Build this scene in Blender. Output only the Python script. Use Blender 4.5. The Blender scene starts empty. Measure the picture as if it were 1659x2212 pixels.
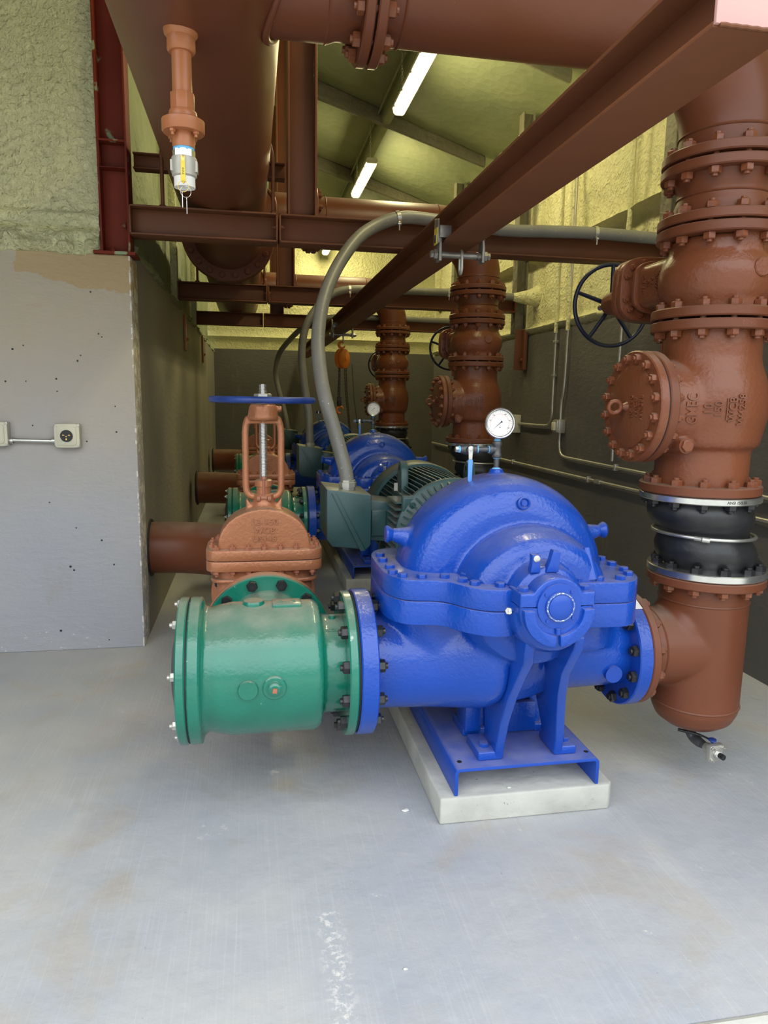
import bpy, bmesh, math, random
from mathutils import Vector, Matrix, noise
random.seed(7)
PI = math.pi
scn = bpy.context.scene
col = scn.collection

# ------------------------------------------------------------------ camera, world, exposure
cd = bpy.data.cameras.new('camera')
cam = bpy.data.objects.new('camera', cd)
col.objects.link(cam)
R_ = Vector((0.98309384, -0.18235848, 0.01648903))
U_ = Vector((0.01273599, 0.1579383, 0.98736685))
B_ = Vector((-0.18265897, -0.97046426, 0.15759069))
cam.matrix_world = Matrix(((R_.x, U_.x, B_.x, 0), (R_.y, U_.y, B_.y, 0), (R_.z, U_.z, B_.z, 1.4), (0, 0, 0, 1)))
cd.sensor_fit = 'VERTICAL'
cd.sensor_height = 24.0
cd.lens = 1530.0 / 2212.0 * 24.0
cd.clip_start = 0.05
cd.clip_end = 200
scn.camera = cam

world = bpy.data.worlds.new('daylight')
scn.world = world
world.use_nodes = True
wn = world.node_tree
bgn = wn.nodes['Background']
# overcast sky: dim at the horizon (trees, buildings), bright higher up
wtc = wn.nodes.new('ShaderNodeTexCoord'); wsx = wn.nodes.new('ShaderNodeSeparateXYZ'); wrp = wn.nodes.new('ShaderNodeValToRGB')
wn.links.new(wtc.outputs['Generated'], wsx.inputs[0]); wn.links.new(wsx.outputs['Z'], wrp.inputs['Fac']); wn.links.new(wrp.outputs['Color'], bgn.inputs[0])
we = wrp.color_ramp.elements
we[0].position = 0.0; we[0].color = (0.17, 0.18, 0.18, 1)
we[1].position = 0.55; we[1].color = (0.93, 0.97, 1.0, 1)
for p_, c_ in ((0.10, (0.30, 0.32, 0.33, 1)), (0.28, (0.74, 0.79, 0.84, 1))):
    e_ = we.new(p_); e_.color = c_
bgn.inputs[1].default_value = 3.5
LAMP_W = 22.0
LAMP_COL = (1.0, 0.88, 0.46)

vs = scn.view_settings
vs.view_transform = 'Standard'
vs.look = 'None'
vs.gamma = 1.0
vs.use_curve_mapping = False
vs.exposure = 0.0
scn.cycles.max_bounces = 10
scn.cycles.diffuse_bounces = 6

# ------------------------------------------------------------------ materials
def mat(name, color, rough=0.5, metal=0.0, bump=0.0, bscale=40.0, var=0.0, vscale=4.0, coat=0.0,
        dust=0.0, specks=None, bdist=0.004, detail=3.0, spec=0.5):
    m = bpy.data.materials.new(name)
    m.use_nodes = True
    nt = m.node_tree
    N, L = nt.nodes, nt.links
    b = N['Principled BSDF']
    b.inputs['Roughness'].default_value = rough
    b.inputs['Metallic'].default_value = metal
    b.inputs['Specular IOR Level'].default_value = spec
    if coat: b.inputs['Coat Weight'].default_value = coat; b.inputs['Coat Roughness'].default_value = 0.12
    tc = N.new('ShaderNodeTexCoord')
    cur = None
    base = (color[0], color[1], color[2], 1)
    b.inputs['Base Color'].default_value = base
    if var > 0:
        n = N.new('ShaderNodeTexNoise'); n.inputs['Scale'].default_value = vscale; n.inputs['Detail'].default_value = 5
        L.new(tc.outputs['Object'], n.inputs['Vector'])
        r = N.new('ShaderNodeValToRGB')
        r.color_ramp.elements[0].position = 0.3; r.color_ramp.elements[1].position = 0.7
        r.color_ramp.elements[0].color = tuple(c * (1 - var) for c in color) + (1,)
        r.color_ramp.elements[1].color = tuple(min(1, c * (1 + var)) for c in color) + (1,)
        L.new(n.outputs['Fac'], r.inputs['Fac'])
        cur = r.outputs['Color']
        rr = N.new('ShaderNodeMapRange'); rr.inputs['To Min'].default_value = rough * 0.85; rr.inputs['To Max'].default_value = min(1, rough * 1.2)
        L.new(n.outputs['Fac'], rr.inputs['Value']); L.new(rr.outputs[0], b.inputs['Roughness'])
    def mix(cur, fac, colr):
        mx = N.new('ShaderNodeMix'); mx.data_type = 'RGBA'
        L.new(fac, mx.inputs['Factor'])
        if cur is None: mx.inputs['A'].default_value = base
        else: L.new(cur, mx.inputs['A'])
        mx.inputs['B'].default_value = tuple(colr) + (1,)
        return mx.outputs['Result']
    if dust > 0:      # settled dust on upward faces, broken up by noise
        g = N.new('ShaderNodeNewGeometry'); s = N.new('ShaderNodeSeparateXYZ'); L.new(g.outputs['Normal'], s.inputs[0])
        mr = N.new('ShaderNodeMapRange'); mr.inputs['From Min'].default_value = 0.55; mr.inputs['From Max'].default_value = 1.0
        L.new(s.outputs['Z'], mr.inputs['Value'])
        n2 = N.new('ShaderNodeTexNoise'); n2.inputs['Scale'].default_value = 11; n2.inputs['Detail'].default_value = 6
        L.new(tc.outputs['Object'], n2.inputs['Vector'])
        mm = N.new('ShaderNodeMath'); mm.operation = 'MULTIPLY'; L.new(mr.outputs[0], mm.inputs[0]); L.new(n2.outputs['Fac'], mm.inputs[1])
        m3 = N.new('ShaderNodeMath'); m3.operation = 'MULTIPLY'; L.new(mm.outputs[0], m3.inputs[0]); m3.inputs[1].default_value = dust * 1.6
        cur = mix(cur, m3.outputs[0], (0.42, 0.38, 0.32))
    if specks:        # (scale, threshold, colour): chips and spatter
        n3 = N.new('ShaderNodeTexNoise'); n3.inputs['Scale'].default_value = specks[0]; n3.inputs['Detail'].default_value = 4
        L.new(tc.outputs['Object'], n3.inputs['Vector'])
        r3 = N.new('ShaderNodeValToRGB'); r3.color_ramp.elements[0].position = specks[1]; r3.color_ramp.elements[1].position = specks[1] + 0.03
        L.new(n3.outputs['Fac'], r3.inputs['Fac'])
        cur = mix(cur, r3.outputs['Color'], specks[2])
    if cur is not None: L.new(cur, b.inputs['Base Color'])
    if bump > 0:
        nb = N.new('ShaderNodeTexNoise'); nb.inputs['Scale'].default_value = bscale; nb.inputs['Detail'].default_value = detail
        L.new(tc.outputs['Object'], nb.inputs['Vector'])
        bp = N.new('ShaderNodeBump'); bp.inputs['Strength'].default_value = bump; bp.inputs['Distance'].default_value = bdist
        L.new(nb.outputs['Fac'], bp.inputs['Height']); L.new(bp.outputs['Normal'], b.inputs['Normal'])
    return m

M = {}
OX = (0.160, 0.050, 0.022)
M['oxide'] = mat('oxide_red_paint', OX, 0.38, spec=0.35, bump=0.25, bscale=60, var=0.10, vscale=3, dust=0.35, bdist=0.002, specks=(170, 0.76, (0.5, 0.36, 0.3)))
M['oxide_cast'] = mat('oxide_red_casting', (0.20, 0.062, 0.026), 0.31, spec=0.42, bump=0.55, bscale=75, var=0.08, vscale=4, dust=0.4, bdist=0.003)
M['copper'] = mat('copper_brown_casting', (0.43, 0.170, 0.080), 0.34, metal=0.25, bump=0.6, bscale=85, var=0.10, vscale=5, dust=0.5, bdist=0.003)
M['copper_bolt'] = mat('copper_brown_bolt', (0.36, 0.135, 0.075), 0.4)
M['steel'] = mat('oxide_structural_steel', (0.165, 0.060, 0.027), 0.5, spec=0.3, bump=0.2, bscale=40, var=0.14, vscale=2.2, dust=0.25, bdist=0.002, specks=(120, 0.77, (0.55, 0.4, 0.33)))
M['redsteel'] = mat('red_primer_steel', (0.17, 0.025, 0.012), 0.6, spec=0.2, var=0.2, vscale=3, specks=(6, 0.60, (0.30, 0.36, 0.2)))
M['pink'] = mat('pale_pink_primer', (0.66, 0.36, 0.33), 0.5)
M['blue'] = mat('blue_enamel', (0.006, 0.062, 0.40), 0.21, bump=0.75, bscale=95, var=0.08, vscale=5, coat=0.25, spec=0.42, dust=0.3, bdist=0.0028, specks=(26, 0.745, (0.20, 0.12, 0.12)))
M['blue_s'] = mat('blue_enamel_smooth', (0.007, 0.060, 0.39), 0.3, var=0.06, vscale=6, dust=0.35)
M['blue_wheel'] = mat('dark_blue_handwheel', (0.016, 0.045, 0.22), 0.4, var=0.2, vscale=12, bump=0.2, bscale=80)
M['navy'] = mat('navy_handwheel', (0.006, 0.009, 0.03), 0.35)
M['green'] = mat('green_enamel', (0.009, 0.165, 0.108), 0.2, bump=0.6, bscale=70, var=0.14, vscale=4, coat=0.4, dust=0.6, bdist=0.0025, specks=(30, 0.725, (0.32, 0.42, 0.33)))
M['motor'] = mat('dark_green_motor', (0.035, 0.085, 0.085), 0.36, bump=0.3, bscale=80, var=0.12, vscale=6, dust=0.5, bdist=0.002, specks=(90, 0.77, (0.5, 0.5, 0.45)))
M['black_nut'] = mat('black_nut', (0.022, 0.022, 0.024), 0.38, metal=0.3, spec=0.6)
M['black'] = mat('black_gasket', (0.012, 0.012, 0.013), 0.7)
M['zinc'] = mat('zinc_plated_steel', (0.62, 0.62, 0.58), 0.3, metal=0.9, var=0.12, vscale=20)
M['galv'] = mat('galvanised_conduit', (0.55, 0.54, 0.48), 0.35, metal=0.7, var=0.1, vscale=8)
M['stainless'] = mat('turned_steel', (0.68, 0.68, 0.66), 0.25, metal=0.95, var=0.08, vscale=30)
M['iron'] = mat('black_iron_fitting', (0.10, 0.10, 0.105), 0.45, metal=0.6, bump=0.3, bscale=120, bdist=0.001)
M['rubber'] = mat('black_rubber', (0.018, 0.018, 0.019), 0.36, bump=0.4, bscale=30, bdist=0.004, var=0.3, vscale=14)
M['hose'] = mat('grey_flexible_conduit', (0.20, 0.195, 0.17), 0.42, var=0.1, vscale=8, specks=(95, 0.70, (0.6, 0.6, 0.56)), bump=0.2, bscale=30, bdist=0.003)
M['brass'] = mat('brass', (0.75, 0.52, 0.14), 0.3, metal=0.9)
M['yellow'] = mat('yellow_grip', (0.80, 0.62, 0.06), 0.45)
M['sealant'] = mat('blue_thread_sealant', (0.14, 0.48, 0.80), 0.6, bump=0.5, bscale=150)
M['blue_grip'] = mat('blue_lever_grip', (0.10, 0.30, 0.80), 0.45)
M['white'] = mat('white_face', (0.82, 0.80, 0.76), 0.4)
M['cream'] = mat('cream_enclosure', (0.66, 0.63, 0.48), 0.45)
M['red'] = mat('red_plastic', (0.55, 0.03, 0.015), 0.4)
M['ink'] = mat('dark_ink', (0.03, 0.03, 0.03), 0.6)
M['redink'] = mat('red_ink', (0.6, 0.18, 0.14), 0.6)
M['orange'] = mat('orange_hoist_paint', (0.72, 0.20, 0.02), 0.35, var=0.1, vscale=20)
M['orange_br'] = mat('orange_brown_paint', (0.43, 0.155, 0.06), 0.36, bump=0.3, bscale=90, var=0.08, bdist=0.002)
M['chain'] = mat('dark_chain', (0.05, 0.045, 0.035), 0.5, metal=0.5)
M['clampsteel'] = mat('grey_clamp_steel', (0.30, 0.28, 0.25), 0.38, metal=0.6, var=0.2, vscale=30)
M['pad'] = mat('bare_concrete', (0.46, 0.455, 0.41), 0.85, bump=0.7, bscale=30, var=0.18, vscale=6, bdist=0.006, detail=8, specks=(60, 0.72, (0.2, 0.2, 0.19)))
M['castgrey'] = mat('pale_cast_metal', (0.48, 0.46, 0.40), 0.45, metal=0.3)
M['scuffed'] = mat('scuffed_blue_enamel', (0.10, 0.17, 0.42), 0.4, specks=(160, 0.55, (0.6, 0.62, 0.62)))
M['chip'] = mat('white_chip', (0.75, 0.75, 0.70), 0.8)
M['grey_cover'] = mat('dark_grey_rubber_cover', (0.05, 0.06, 0.06), 0.5)

def emis(name, c, s):
    m = bpy.data.materials.new(name); m.use_nodes = True
    b = m.node_tree.nodes['Principled BSDF']
    b.inputs['Base Color'].default_value = c + (1,)
    b.inputs['Emission Color'].default_value = c + (1,)
    b.inputs['Emission Strength'].default_value = s
    return m
M['tube'] = emis('lamp_diffuser', (1.0, 0.92, 0.60), 1.6)

def nodes_new(name, rough):
    m = bpy.data.materials.new(name); m.use_nodes = True
    nt = m.node_tree; b = nt.nodes['Principled BSDF']; b.inputs['Roughness'].default_value = rough
    tc = nt.nodes.new('ShaderNodeTexCoord')
    return m, nt, b, tc
def nnoise(nt, vec, scale, detail=4, rough=0.5, dist=0.0):
    n = nt.nodes.new('ShaderNodeTexNoise'); n.inputs['Scale'].default_value = scale
    n.inputs['Detail'].default_value = detail; n.inputs['Roughness'].default_value = rough; n.inputs['Distortion'].default_value = dist
    nt.links.new(vec, n.inputs['Vector']); return n.outputs['Fac']
def nmap(nt, vec, sc):
    n = nt.nodes.new('ShaderNodeMapping'); n.inputs['Scale'].default_value = sc; nt.links.new(vec, n.inputs['Vector']); return n.outputs['Vector']
def nramp(nt, fac, a, b, ca=(0, 0, 0, 1), cb=(1, 1, 1, 1)):
    n = nt.nodes.new('ShaderNodeValToRGB'); e = n.color_ramp.elements
    e[0].position = a; e[1].position = b; e[0].color = ca; e[1].color = cb
    nt.links.new(fac, n.inputs['Fac']); return n.outputs['Color']
def nmath(nt, op, a, b=None):
    n = nt.nodes.new('ShaderNodeMath'); n.operation = op
    for i, v in enumerate((a, b)):
        if v is None: continue
        if isinstance(v, (int, float)): n.inputs[i].default_value = v
        else: nt.links.new(v, n.inputs[i])
    return n.outputs[0]
def nmix(nt, fac, a, b):
    n = nt.nodes.new('ShaderNodeMix'); n.data_type = 'RGBA'
    if isinstance(fac, (int, float)): n.inputs['Factor'].default_value = fac
    else: nt.links.new(fac, n.inputs['Factor'])
    for k, v in (('A', a), ('B', b)):
        if isinstance(v, tuple): n.inputs[k].default_value = v
        else: nt.links.new(v, n.inputs[k])
    return n.outputs['Result']
def nbump(nt, h, strength, dist, b, prev=None):
    n = nt.nodes.new('ShaderNodeBump'); n.inputs['Strength'].default_value = strength; n.inputs['Distance'].default_value = dist
    nt.links.new(h, n.inputs['Height'])
    if prev is not None: nt.links.new(prev, n.inputs['Normal'])
    nt.links.new(n.outputs['Normal'], b.inputs['Normal']); return n.outputs['Normal']

# painted floor: grey-blue paint, broom streaks, worn patches, tan dust
m, nt, b, tc = nodes_new('painted_concrete_floor', 0.68)
O = tc.outputs['Object']
big = nnoise(nt, O, 1.3, 8, 0.6)
c0 = nramp(nt, big, 0.3, 0.7, (0.345, 0.37, 0.42, 1), (0.475, 0.465, 0.45, 1))
tan = nramp(nt, nnoise(nt, O, 1.7, 6, dist=1.8), 0.55, 0.72)
c1 = nmix(nt, nmath(nt, 'MULTIPLY', tan, 0.5), c0, (0.40, 0.335, 0.255, 1))
streak = nnoise(nt, nmap(nt, O, (150, 2.6, 1)), 1.0, 6)
c2 = nmix(nt, nmath(nt, 'MULTIPLY', nramp(nt, streak, 0.54, 0.72), 0.15), c1, (0.66, 0.66, 0.64, 1))
worn = nmath(nt, 'MULTIPLY', nramp(nt, nnoise(nt, O, 3.1, 9, 0.7), 0.63, 0.67), nramp(nt, nnoise(nt, O, 26, 8, 0.7), 0.50, 0.58))
c3 = nmix(nt, nmath(nt, 'MULTIPLY', worn, 0.7), c2, (0.70, 0.67, 0.62, 1))
# worn seam running away from the doorway
sx = nt.nodes.new('ShaderNodeSeparateXYZ'); nt.links.new(O, sx.inputs[0])
wob = nnoise(nt, nmap(nt, O, (1, 2.2, 1)), 1.0, 3)
seam = nmath(nt, 'ABSOLUTE', nmath(nt, 'SUBTRACT', nmath(nt, 'ADD', sx.outputs['X'], nmath(nt, 'MULTIPLY', wob, 0.14)), 0.265))
seamf = nmath(nt, 'MULTIPLY', nramp(nt, seam, 0.0, 0.045, (1, 1, 1, 1), (0, 0, 0, 1)), nramp(nt, nnoise(nt, O, 42, 8, 0.75), 0.50, 0.58))
yl = nmath(nt, 'LESS_THAN', sx.outputs['Y'], 1.75)
c4 = nmix(nt, nmath(nt, 'MULTIPLY', nmath(nt, 'MULTIPLY', seamf, yl), 0.8), c3, (0.74, 0.70, 0.66, 1))
dk = nmath(nt, 'MULTIPLY', nramp(nt, nnoise(nt, O, 55, 2), 0.76, 0.79), 0.5)
c5 = nmix(nt, dk, c4, (0.2, 0.2, 0.2, 1))
nt.links.new(c5, b.inputs['Base Color'])
p1 = nbump(nt, streak, 0.22, 0.004, b)
p2 = nbump(nt, nnoise(nt, O, 9, 8, 0.6), 0.5, 0.012, b, p1)
b.inputs['Specular IOR Level'].default_value = 0.35
M['floor'] = m

def wallmat(name, ca, cb, patch=False, specks=0.0):
    m, nt, b, tc = nodes_new(name, 0.6)
    O = tc.outputs['Object']
    c = nramp(nt, nnoise(nt, O, 1.1, 6), 0.3, 0.72, ca, cb)
    st = nmath(nt, 'MULTIPLY', nramp(nt, nnoise(nt, nmap(nt, O, (1, 1, 0.35)), 3.2, 8, 0.65), 0.60, 0.72), 0.35)
    c = nmix(nt, st, c, (0.33, 0.27, 0.17, 1))
    s = nt.nodes.new('ShaderNodeSeparateXYZ'); nt.links.new(O, s.inputs[0])
    if patch:        # warm light over the upper half of the wall, painted into the colour
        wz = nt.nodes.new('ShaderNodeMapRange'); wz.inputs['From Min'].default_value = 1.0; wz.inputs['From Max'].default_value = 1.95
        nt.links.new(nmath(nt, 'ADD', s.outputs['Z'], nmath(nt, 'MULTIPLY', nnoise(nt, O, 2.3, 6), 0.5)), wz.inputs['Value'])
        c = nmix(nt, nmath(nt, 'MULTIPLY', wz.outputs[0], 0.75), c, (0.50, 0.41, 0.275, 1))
    if patch:        # unpainted tan band under the foam and a brushed smear
        n1 = nnoise(nt, nmap(nt, O, (1, 1, 2.2)), 5, 9, 0.65)
        zz = nmath(nt, 'ADD', s.outputs['Z'], nmath(nt, 'MULTIPLY', n1, 0.22))
        xx = nmath(nt, 'ADD', s.outputs['X'], nmath(nt, 'MULTIPLY', n1, 0.16))
        slope = nmath(nt, 'ADD', zz, nmath(nt, 'MULTIPLY', s.outputs['X'], 0.16))
        pf = nmath(nt, 'MULTIPLY', nramp(nt, slope, 0.0, 1.0), 1.0)
        a = nmath(nt, 'GREATER_THAN', slope, 1.93)
        bb = nmath(nt, 'GREATER_THAN', xx, -1.08)
        c = nmix(nt, nmath(nt, 'MULTIPLY', nmath(nt, 'MULTIPLY', a, bb), 0.85), c, (0.46, 0.33, 0.16, 1))
        sm = nnoise(nt, nmap(nt, O, (3, 1, 30)), 2.0, 8, 0.7)
        r = nmath(nt, 'MULTIPLY', nmath(nt, 'GREATER_THAN', sm, 0.56), nmath(nt, 'MULTIPLY', nmath(nt, 'GREATER_THAN', s.outputs['Z'], 1.78), nmath(nt, 'LESS_THAN', s.outputs['Z'], 1.87)))
        r = nmath(nt, 'MULTIPLY', r, nmath(nt, 'MULTIPLY', nmath(nt, 'GREATER_THAN', s.outputs['X'], -1.12), nmath(nt, 'LESS_THAN', s.outputs['X'], -0.85)))
        c = nmix(nt, nmath(nt, 'MULTIPLY', r, 0.6), c, (0.48, 0.38, 0.24, 1))
        # chipped arris at the corner
        ch = nmath(nt, 'MULTIPLY', nmath(nt, 'GREATER_THAN', s.outputs['X'], -0.614), nmath(nt, 'GREATER_THAN', nnoise(nt, nmap(nt, O, (1, 1, 1)), 16, 6, 0.7), 0.53))
        c = nmix(nt, nmath(nt, 'MULTIPLY', ch, 0.85), c, (0.80, 0.78, 0.70, 1))
        # pale scrapes close to the floor
        sc = nmath(nt, 'MULTIPLY', nmath(nt, 'LESS_THAN', s.outputs['Z'], 0.13), nramp(nt, nnoise(nt, nmap(nt, O, (2, 1, 3)), 14, 6, 0.6), 0.63, 0.66))
        c = nmix(nt, nmath(nt, 'MULTIPLY', sc, 0.8), c, (0.7, 0.68, 0.62, 1))
    spk = nmath(nt, 'MULTIPLY', nramp(nt, nnoise(nt, O, 48, 3), 0.77, 0.79), 0.6)
    c = nmix(nt, spk, c, (0.62, 0.6, 0.52, 1))
    nt.links.new(c, b.inputs['Base Color'])
    p = nbump(nt, nnoise(nt, nmap(nt, O, (1, 1, 2.5)), 12, 9, 0.6), 0.45, 0.012, b)
    nbump(nt, nnoise(nt, O, 60, 4), 0.25, 0.003, b, p)
    return m
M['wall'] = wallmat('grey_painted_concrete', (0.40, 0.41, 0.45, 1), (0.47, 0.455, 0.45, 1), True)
M['wall_side'] = wallmat('grey_painted_concrete_side', (0.19, 0.18, 0.165, 1), (0.30, 0.265, 0.21, 1))  # grey wall paint darkened to stand for the dimmer interior
M['wall_dark'] = wallmat('grey_painted_concrete_shaded', (0.09, 0.088, 0.092, 1), (0.13, 0.122, 0.108, 1))  # same grey paint, darker still: shade of the right and back walls in the colour

def foammat(name, ca, cb, s1=14, st=0.9, dist=0.03):
    m, nt, b, tc = nodes_new(name, 0.62)
    O = tc.outputs['Object']
    nt.links.new(nramp(nt, nnoise(nt, O, 1.6, 5), 0.3, 0.7, ca, cb), b.inputs['Base Color'])
    p = nbump(nt, nnoise(nt, O, s1, 6, 0.6, 0.6), st, dist, b)
    v = nt.nodes.new('ShaderNodeTexVoronoi'); v.inputs['Scale'].default_value = s1 * 2.3; nt.links.new(O, v.inputs['Vector'])
    nbump(nt, v.outputs['Distance'], 0.5, dist * 0.35, b, p)
    return m
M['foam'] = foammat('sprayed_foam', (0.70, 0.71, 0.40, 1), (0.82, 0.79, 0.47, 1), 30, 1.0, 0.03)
M['foam_shade'] = foammat('sprayed_foam_shaded', (0.20, 0.24, 0.14, 1), (0.32, 0.35, 0.21, 1), 12, 0.8, 0.03)  # same foam darkened, the left wall's shade put into the colour
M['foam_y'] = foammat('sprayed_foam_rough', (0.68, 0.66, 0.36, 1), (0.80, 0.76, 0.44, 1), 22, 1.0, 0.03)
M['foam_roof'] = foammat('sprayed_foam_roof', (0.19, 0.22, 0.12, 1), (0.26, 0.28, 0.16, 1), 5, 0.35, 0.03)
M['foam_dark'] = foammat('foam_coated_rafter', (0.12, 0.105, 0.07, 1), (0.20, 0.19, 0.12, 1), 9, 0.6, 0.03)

# ------------------------------------------------------------------ mesh helpers
def V(*a): return Vector(a)
AX = {'x': V(1, 0, 0), '-x': V(-1, 0, 0), 'y': V(0, 1, 0), '-y': V(0, -1, 0), 'z': V(0, 0, 1), '-z': V(0, 0, -1)}
def ax(a): return AX[a] if isinstance(a, str) else Vector(a).normalized()
def frame(p, a):
    a = ax(a)
    up = V(0, 0, 1) if abs(a.z) < 0.9 else V(0, 1, 0)
    x = up.cross(a).normalized(); y = a.cross(x)
    return Matrix(((x.x, y.x, a.x, p[0]), (x.y, y.y, a.y, p[1]), (x.z, y.z, a.z, p[2]), (0, 0, 0, 1)))
class MB:
    def __init__(s): s.bm = bmesh.new()
    def lathe(s, prof, p, a, seg=40, rot=0.0, ang=None):
        """prof: list of (radius, height along axis)"""
        F = frame(p, a); rings = []
        full = ang is None
        n = seg if full else seg + 1
        a0, a1 = (0, 2 * PI) if full else ang
        for r, h in prof:
            if r < 1e-6: rings.append([s.bm.verts.new(F @ V(0, 0, h))])
            else: rings.append([s.bm.verts.new(F @ V(r * math.cos(a0 + rot + (a1 - a0) * i / seg), r * math.sin(a0 + rot + (a1 - a0) * i / seg), h)) for i in range(n)])
        for A, B in zip(rings, rings[1:]):
            m = seg
            for i in range(m):
                j = (i + 1) % n
                if len(A) == 1 and len(B) == 1: continue
                if len(A) == 1: q = (A[0], B[j], B[i])
                elif len(B) == 1: q = (A[i], A[j], B[0])
                else: q = (A[i], A[j], B[j], B[i])
                try: s.bm.faces.new(q)
                except ValueError: pass
        return s
    def cyl(s, p0, p1, r0, r1=None, seg=32):
        p0 = Vector(p0); p1 = Vector(p1); r1 = r0 if r1 is None else r1; h = (p1 - p0).length
        return s.lathe([(0, 0), (r0, 0), (r1, h), (0, h)], p0, p1 - p0, seg)
    def disc(s, p, a, r, h, ch=0.003, seg=48, hole=0):
        """flange disc with chamfered rims"""
        if hole: pr = [(hole, 0), (r - ch, 0), (r, ch), (r, h - ch), (r - ch, h), (hole, h), (hole, 0)]
        else: pr = [(0, 0), (r - ch, 0), (r, ch), (r, h - ch), (r - ch, h), (0, h)]
        return s.lathe(pr, p, a, seg)
    def hexp(s, p, a, r, h, rot=0): return s.lathe([(0, 0), (r, 0), (r, h * .85), (r * .88, h), (0, h)], p, a, 6, rot)
    def box(s, c, d, mx=None):
        vs_ = []
        for x in (-.5, .5):
            for y in (-.5, .5):
                for z in (-.5, .5):
                    v = V(x * d[0], y * d[1], z * d[2])
                    if mx: v = mx @ v
                    vs_.append(s.bm.verts.new(v + Vector(c)))
        for f in ((0, 1, 3, 2), (4, 6, 7, 5), (0, 4, 5, 1), (2, 3, 7, 6), (0, 2, 6, 4), (1, 5, 7, 3)): s.bm.faces.new([vs_[i] for i in f])
        return s
    def bx(s, x0, x1, y0, y1, z0, z1): return s.box(((x0 + x1) / 2, (y0 + y1) / 2, (z0 + z1) / 2), (x1 - x0, y1 - y0, z1 - z0))
    def prism(s, pts, plane, a, b):
        f = {'xy': lambda u, v, w: (u, v, w), 'xz': lambda u, v, w: (u, w, v), 'yz': lambda u, v, w: (w, u, v)}[plane]
        A = [s.bm.verts.new(f(u, v, a)) for u, v in pts]; B = [s.bm.verts.new(f(u, v, b)) for u, v in pts]
        n = len(pts)
        s.bm.faces.new(A); s.bm.faces.new(B[::-1])
        for i in range(n): s.bm.faces.new((A[i], B[i], B[(i + 1) % n], A[(i + 1) % n]))
        return s
    def tube(s, pts, r, seg=12, closed=False, sub=0):
        pts = [Vector(p) for p in pts]
        if sub:
            o = []; n = len(pts)
            rng = n if closed else n - 1
            for i in range(rng):
                p0 = pts[(i - 1) % n] if (closed or i > 0) else pts[0] * 2 - pts[1]
                p1 = pts[i]; p2 = pts[(i + 1) % n]
                p3 = pts[(i + 2) % n] if (closed or i + 2 < n) else pts[-1] * 2 - pts[-2]
                for k in range(sub):
                    t = k / sub
                    o.append(0.5 * ((2 * p1) + (p2 - p0) * t + (2 * p0 - 5 * p1 + 4 * p2 - p3) * t * t + (3 * p1 - p0 - 3 * p2 + p3) * t ** 3))
            if not closed: o.append(pts[-1])
            pts = o
        n = len(pts); rings = []; pa = None
        for i, p in enumerate(pts):
            if closed: t = (pts[(i + 1) % n] - pts[i - 1]).normalized()
            else: t = (pts[min(i + 1, n - 1)] - pts[max(i - 1, 0)]).normalized()
            if pa is None: x = t.orthogonal().normalized()
            else: x = (pa - t * pa.dot(t)).normalized()
            pa = x; y = t.cross(x); rr = r
            if isinstance(r, list):
                q = i * (len(r) - 1) / max(1, n - 1); q0 = min(int(q), len(r) - 2); rr = r[q0] + (r[q0 + 1] - r[q0]) * (q - q0)
            rings.append([s.bm.verts.new(p + (x * math.cos(2 * PI * k / seg) + y * math.sin(2 * PI * k / seg)) * rr) for k in range(seg)])
        for i in range(n if closed else n - 1):
            A = rings[i]; B = rings[(i + 1) % n]
            off = 0
            if closed and i == n - 1:
                off = min(range(seg), key=lambda o: (A[0].co - B[o].co).length)
            for k in range(seg): s.bm.faces.new((A[k], A[(k + 1) % seg], B[(k + 1 + off) % seg], B[(k + off) % seg]))
        if not closed: s.bm.faces.new(rings[0][::-1]); s.bm.faces.new(rings[-1])
        return s
    def torus(s, p, a, R, r, seg=48, ms=10, sy=1.0):
        F = frame(p, a)
        return s.tube([F @ V(R * math.cos(2 * PI * i / seg), sy * R * math.sin(2 * PI * i / seg), 0) for i in range(seg)], r, ms, closed=True)
    def sph(s, c, r, seg=28):
        r = (r, r, r) if isinstance(r, (int, float)) else r
        mx = Matrix.Translation(Vector(c)) @ Matrix.Diagonal((r[0], r[1], r[2], 1))
        bmesh.ops.create_uvsphere(s.bm, u_segments=seg, v_segments=seg // 2, radius=1, matrix=mx); return s
    def mesh(s, off=None):
        bmesh.ops.recalc_face_normals(s.bm, faces=s.bm.faces)
        if off is not None: bmesh.ops.translate(s.bm, verts=s.bm.verts, vec=-Vector(off))
        me = bpy.data.meshes.new('m'); s.bm.to_mesh(me); s.bm.free(); return me

def shade(me, ang=38):
    bm = bmesh.new(); bm.from_mesh(me)
    for f in bm.faces: f.smooth = True
    a = math.radians(ang)
    for e in bm.edges:
        e.smooth = not (len(e.link_faces) == 2 and e.calc_face_angle(0) > a)
    bm.to_mesh(me); bm.free()
def evalmesh(o):
    bpy.context.view_layer.update()
    dg = bpy.context.evaluated_depsgraph_get()
    return bpy.data.meshes.new_from_object(o.evaluated_get(dg), depsgraph=dg)
def remeshed(me, vox, it, clip=None):
    o = bpy.data.objects.new('tmp', me); col.objects.link(o)
    r = o.modifiers.new('r', 'REMESH'); r.mode = 'VOXEL'; r.voxel_size = vox
    if it: s_ = o.modifiers.new('s', 'SMOOTH'); s_.factor = 0.5; s_.iterations = it
    me2 = evalmesh(o)
    bpy.data.objects.remove(o); bpy.data.meshes.remove(me)
    if clip:
        bm = bmesh.new(); bm.from_mesh(me2)
        g = bmesh.ops.bisect_plane(bm, geom=bm.verts[:] + bm.edges[:] + bm.faces[:], plane_co=clip[0], plane_no=clip[1], clear_outer=True)
        bm.to_mesh(me2); bm.free()
    for p in me2.polygons: p.use_smooth = True
    return me2
W0 = {}
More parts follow.
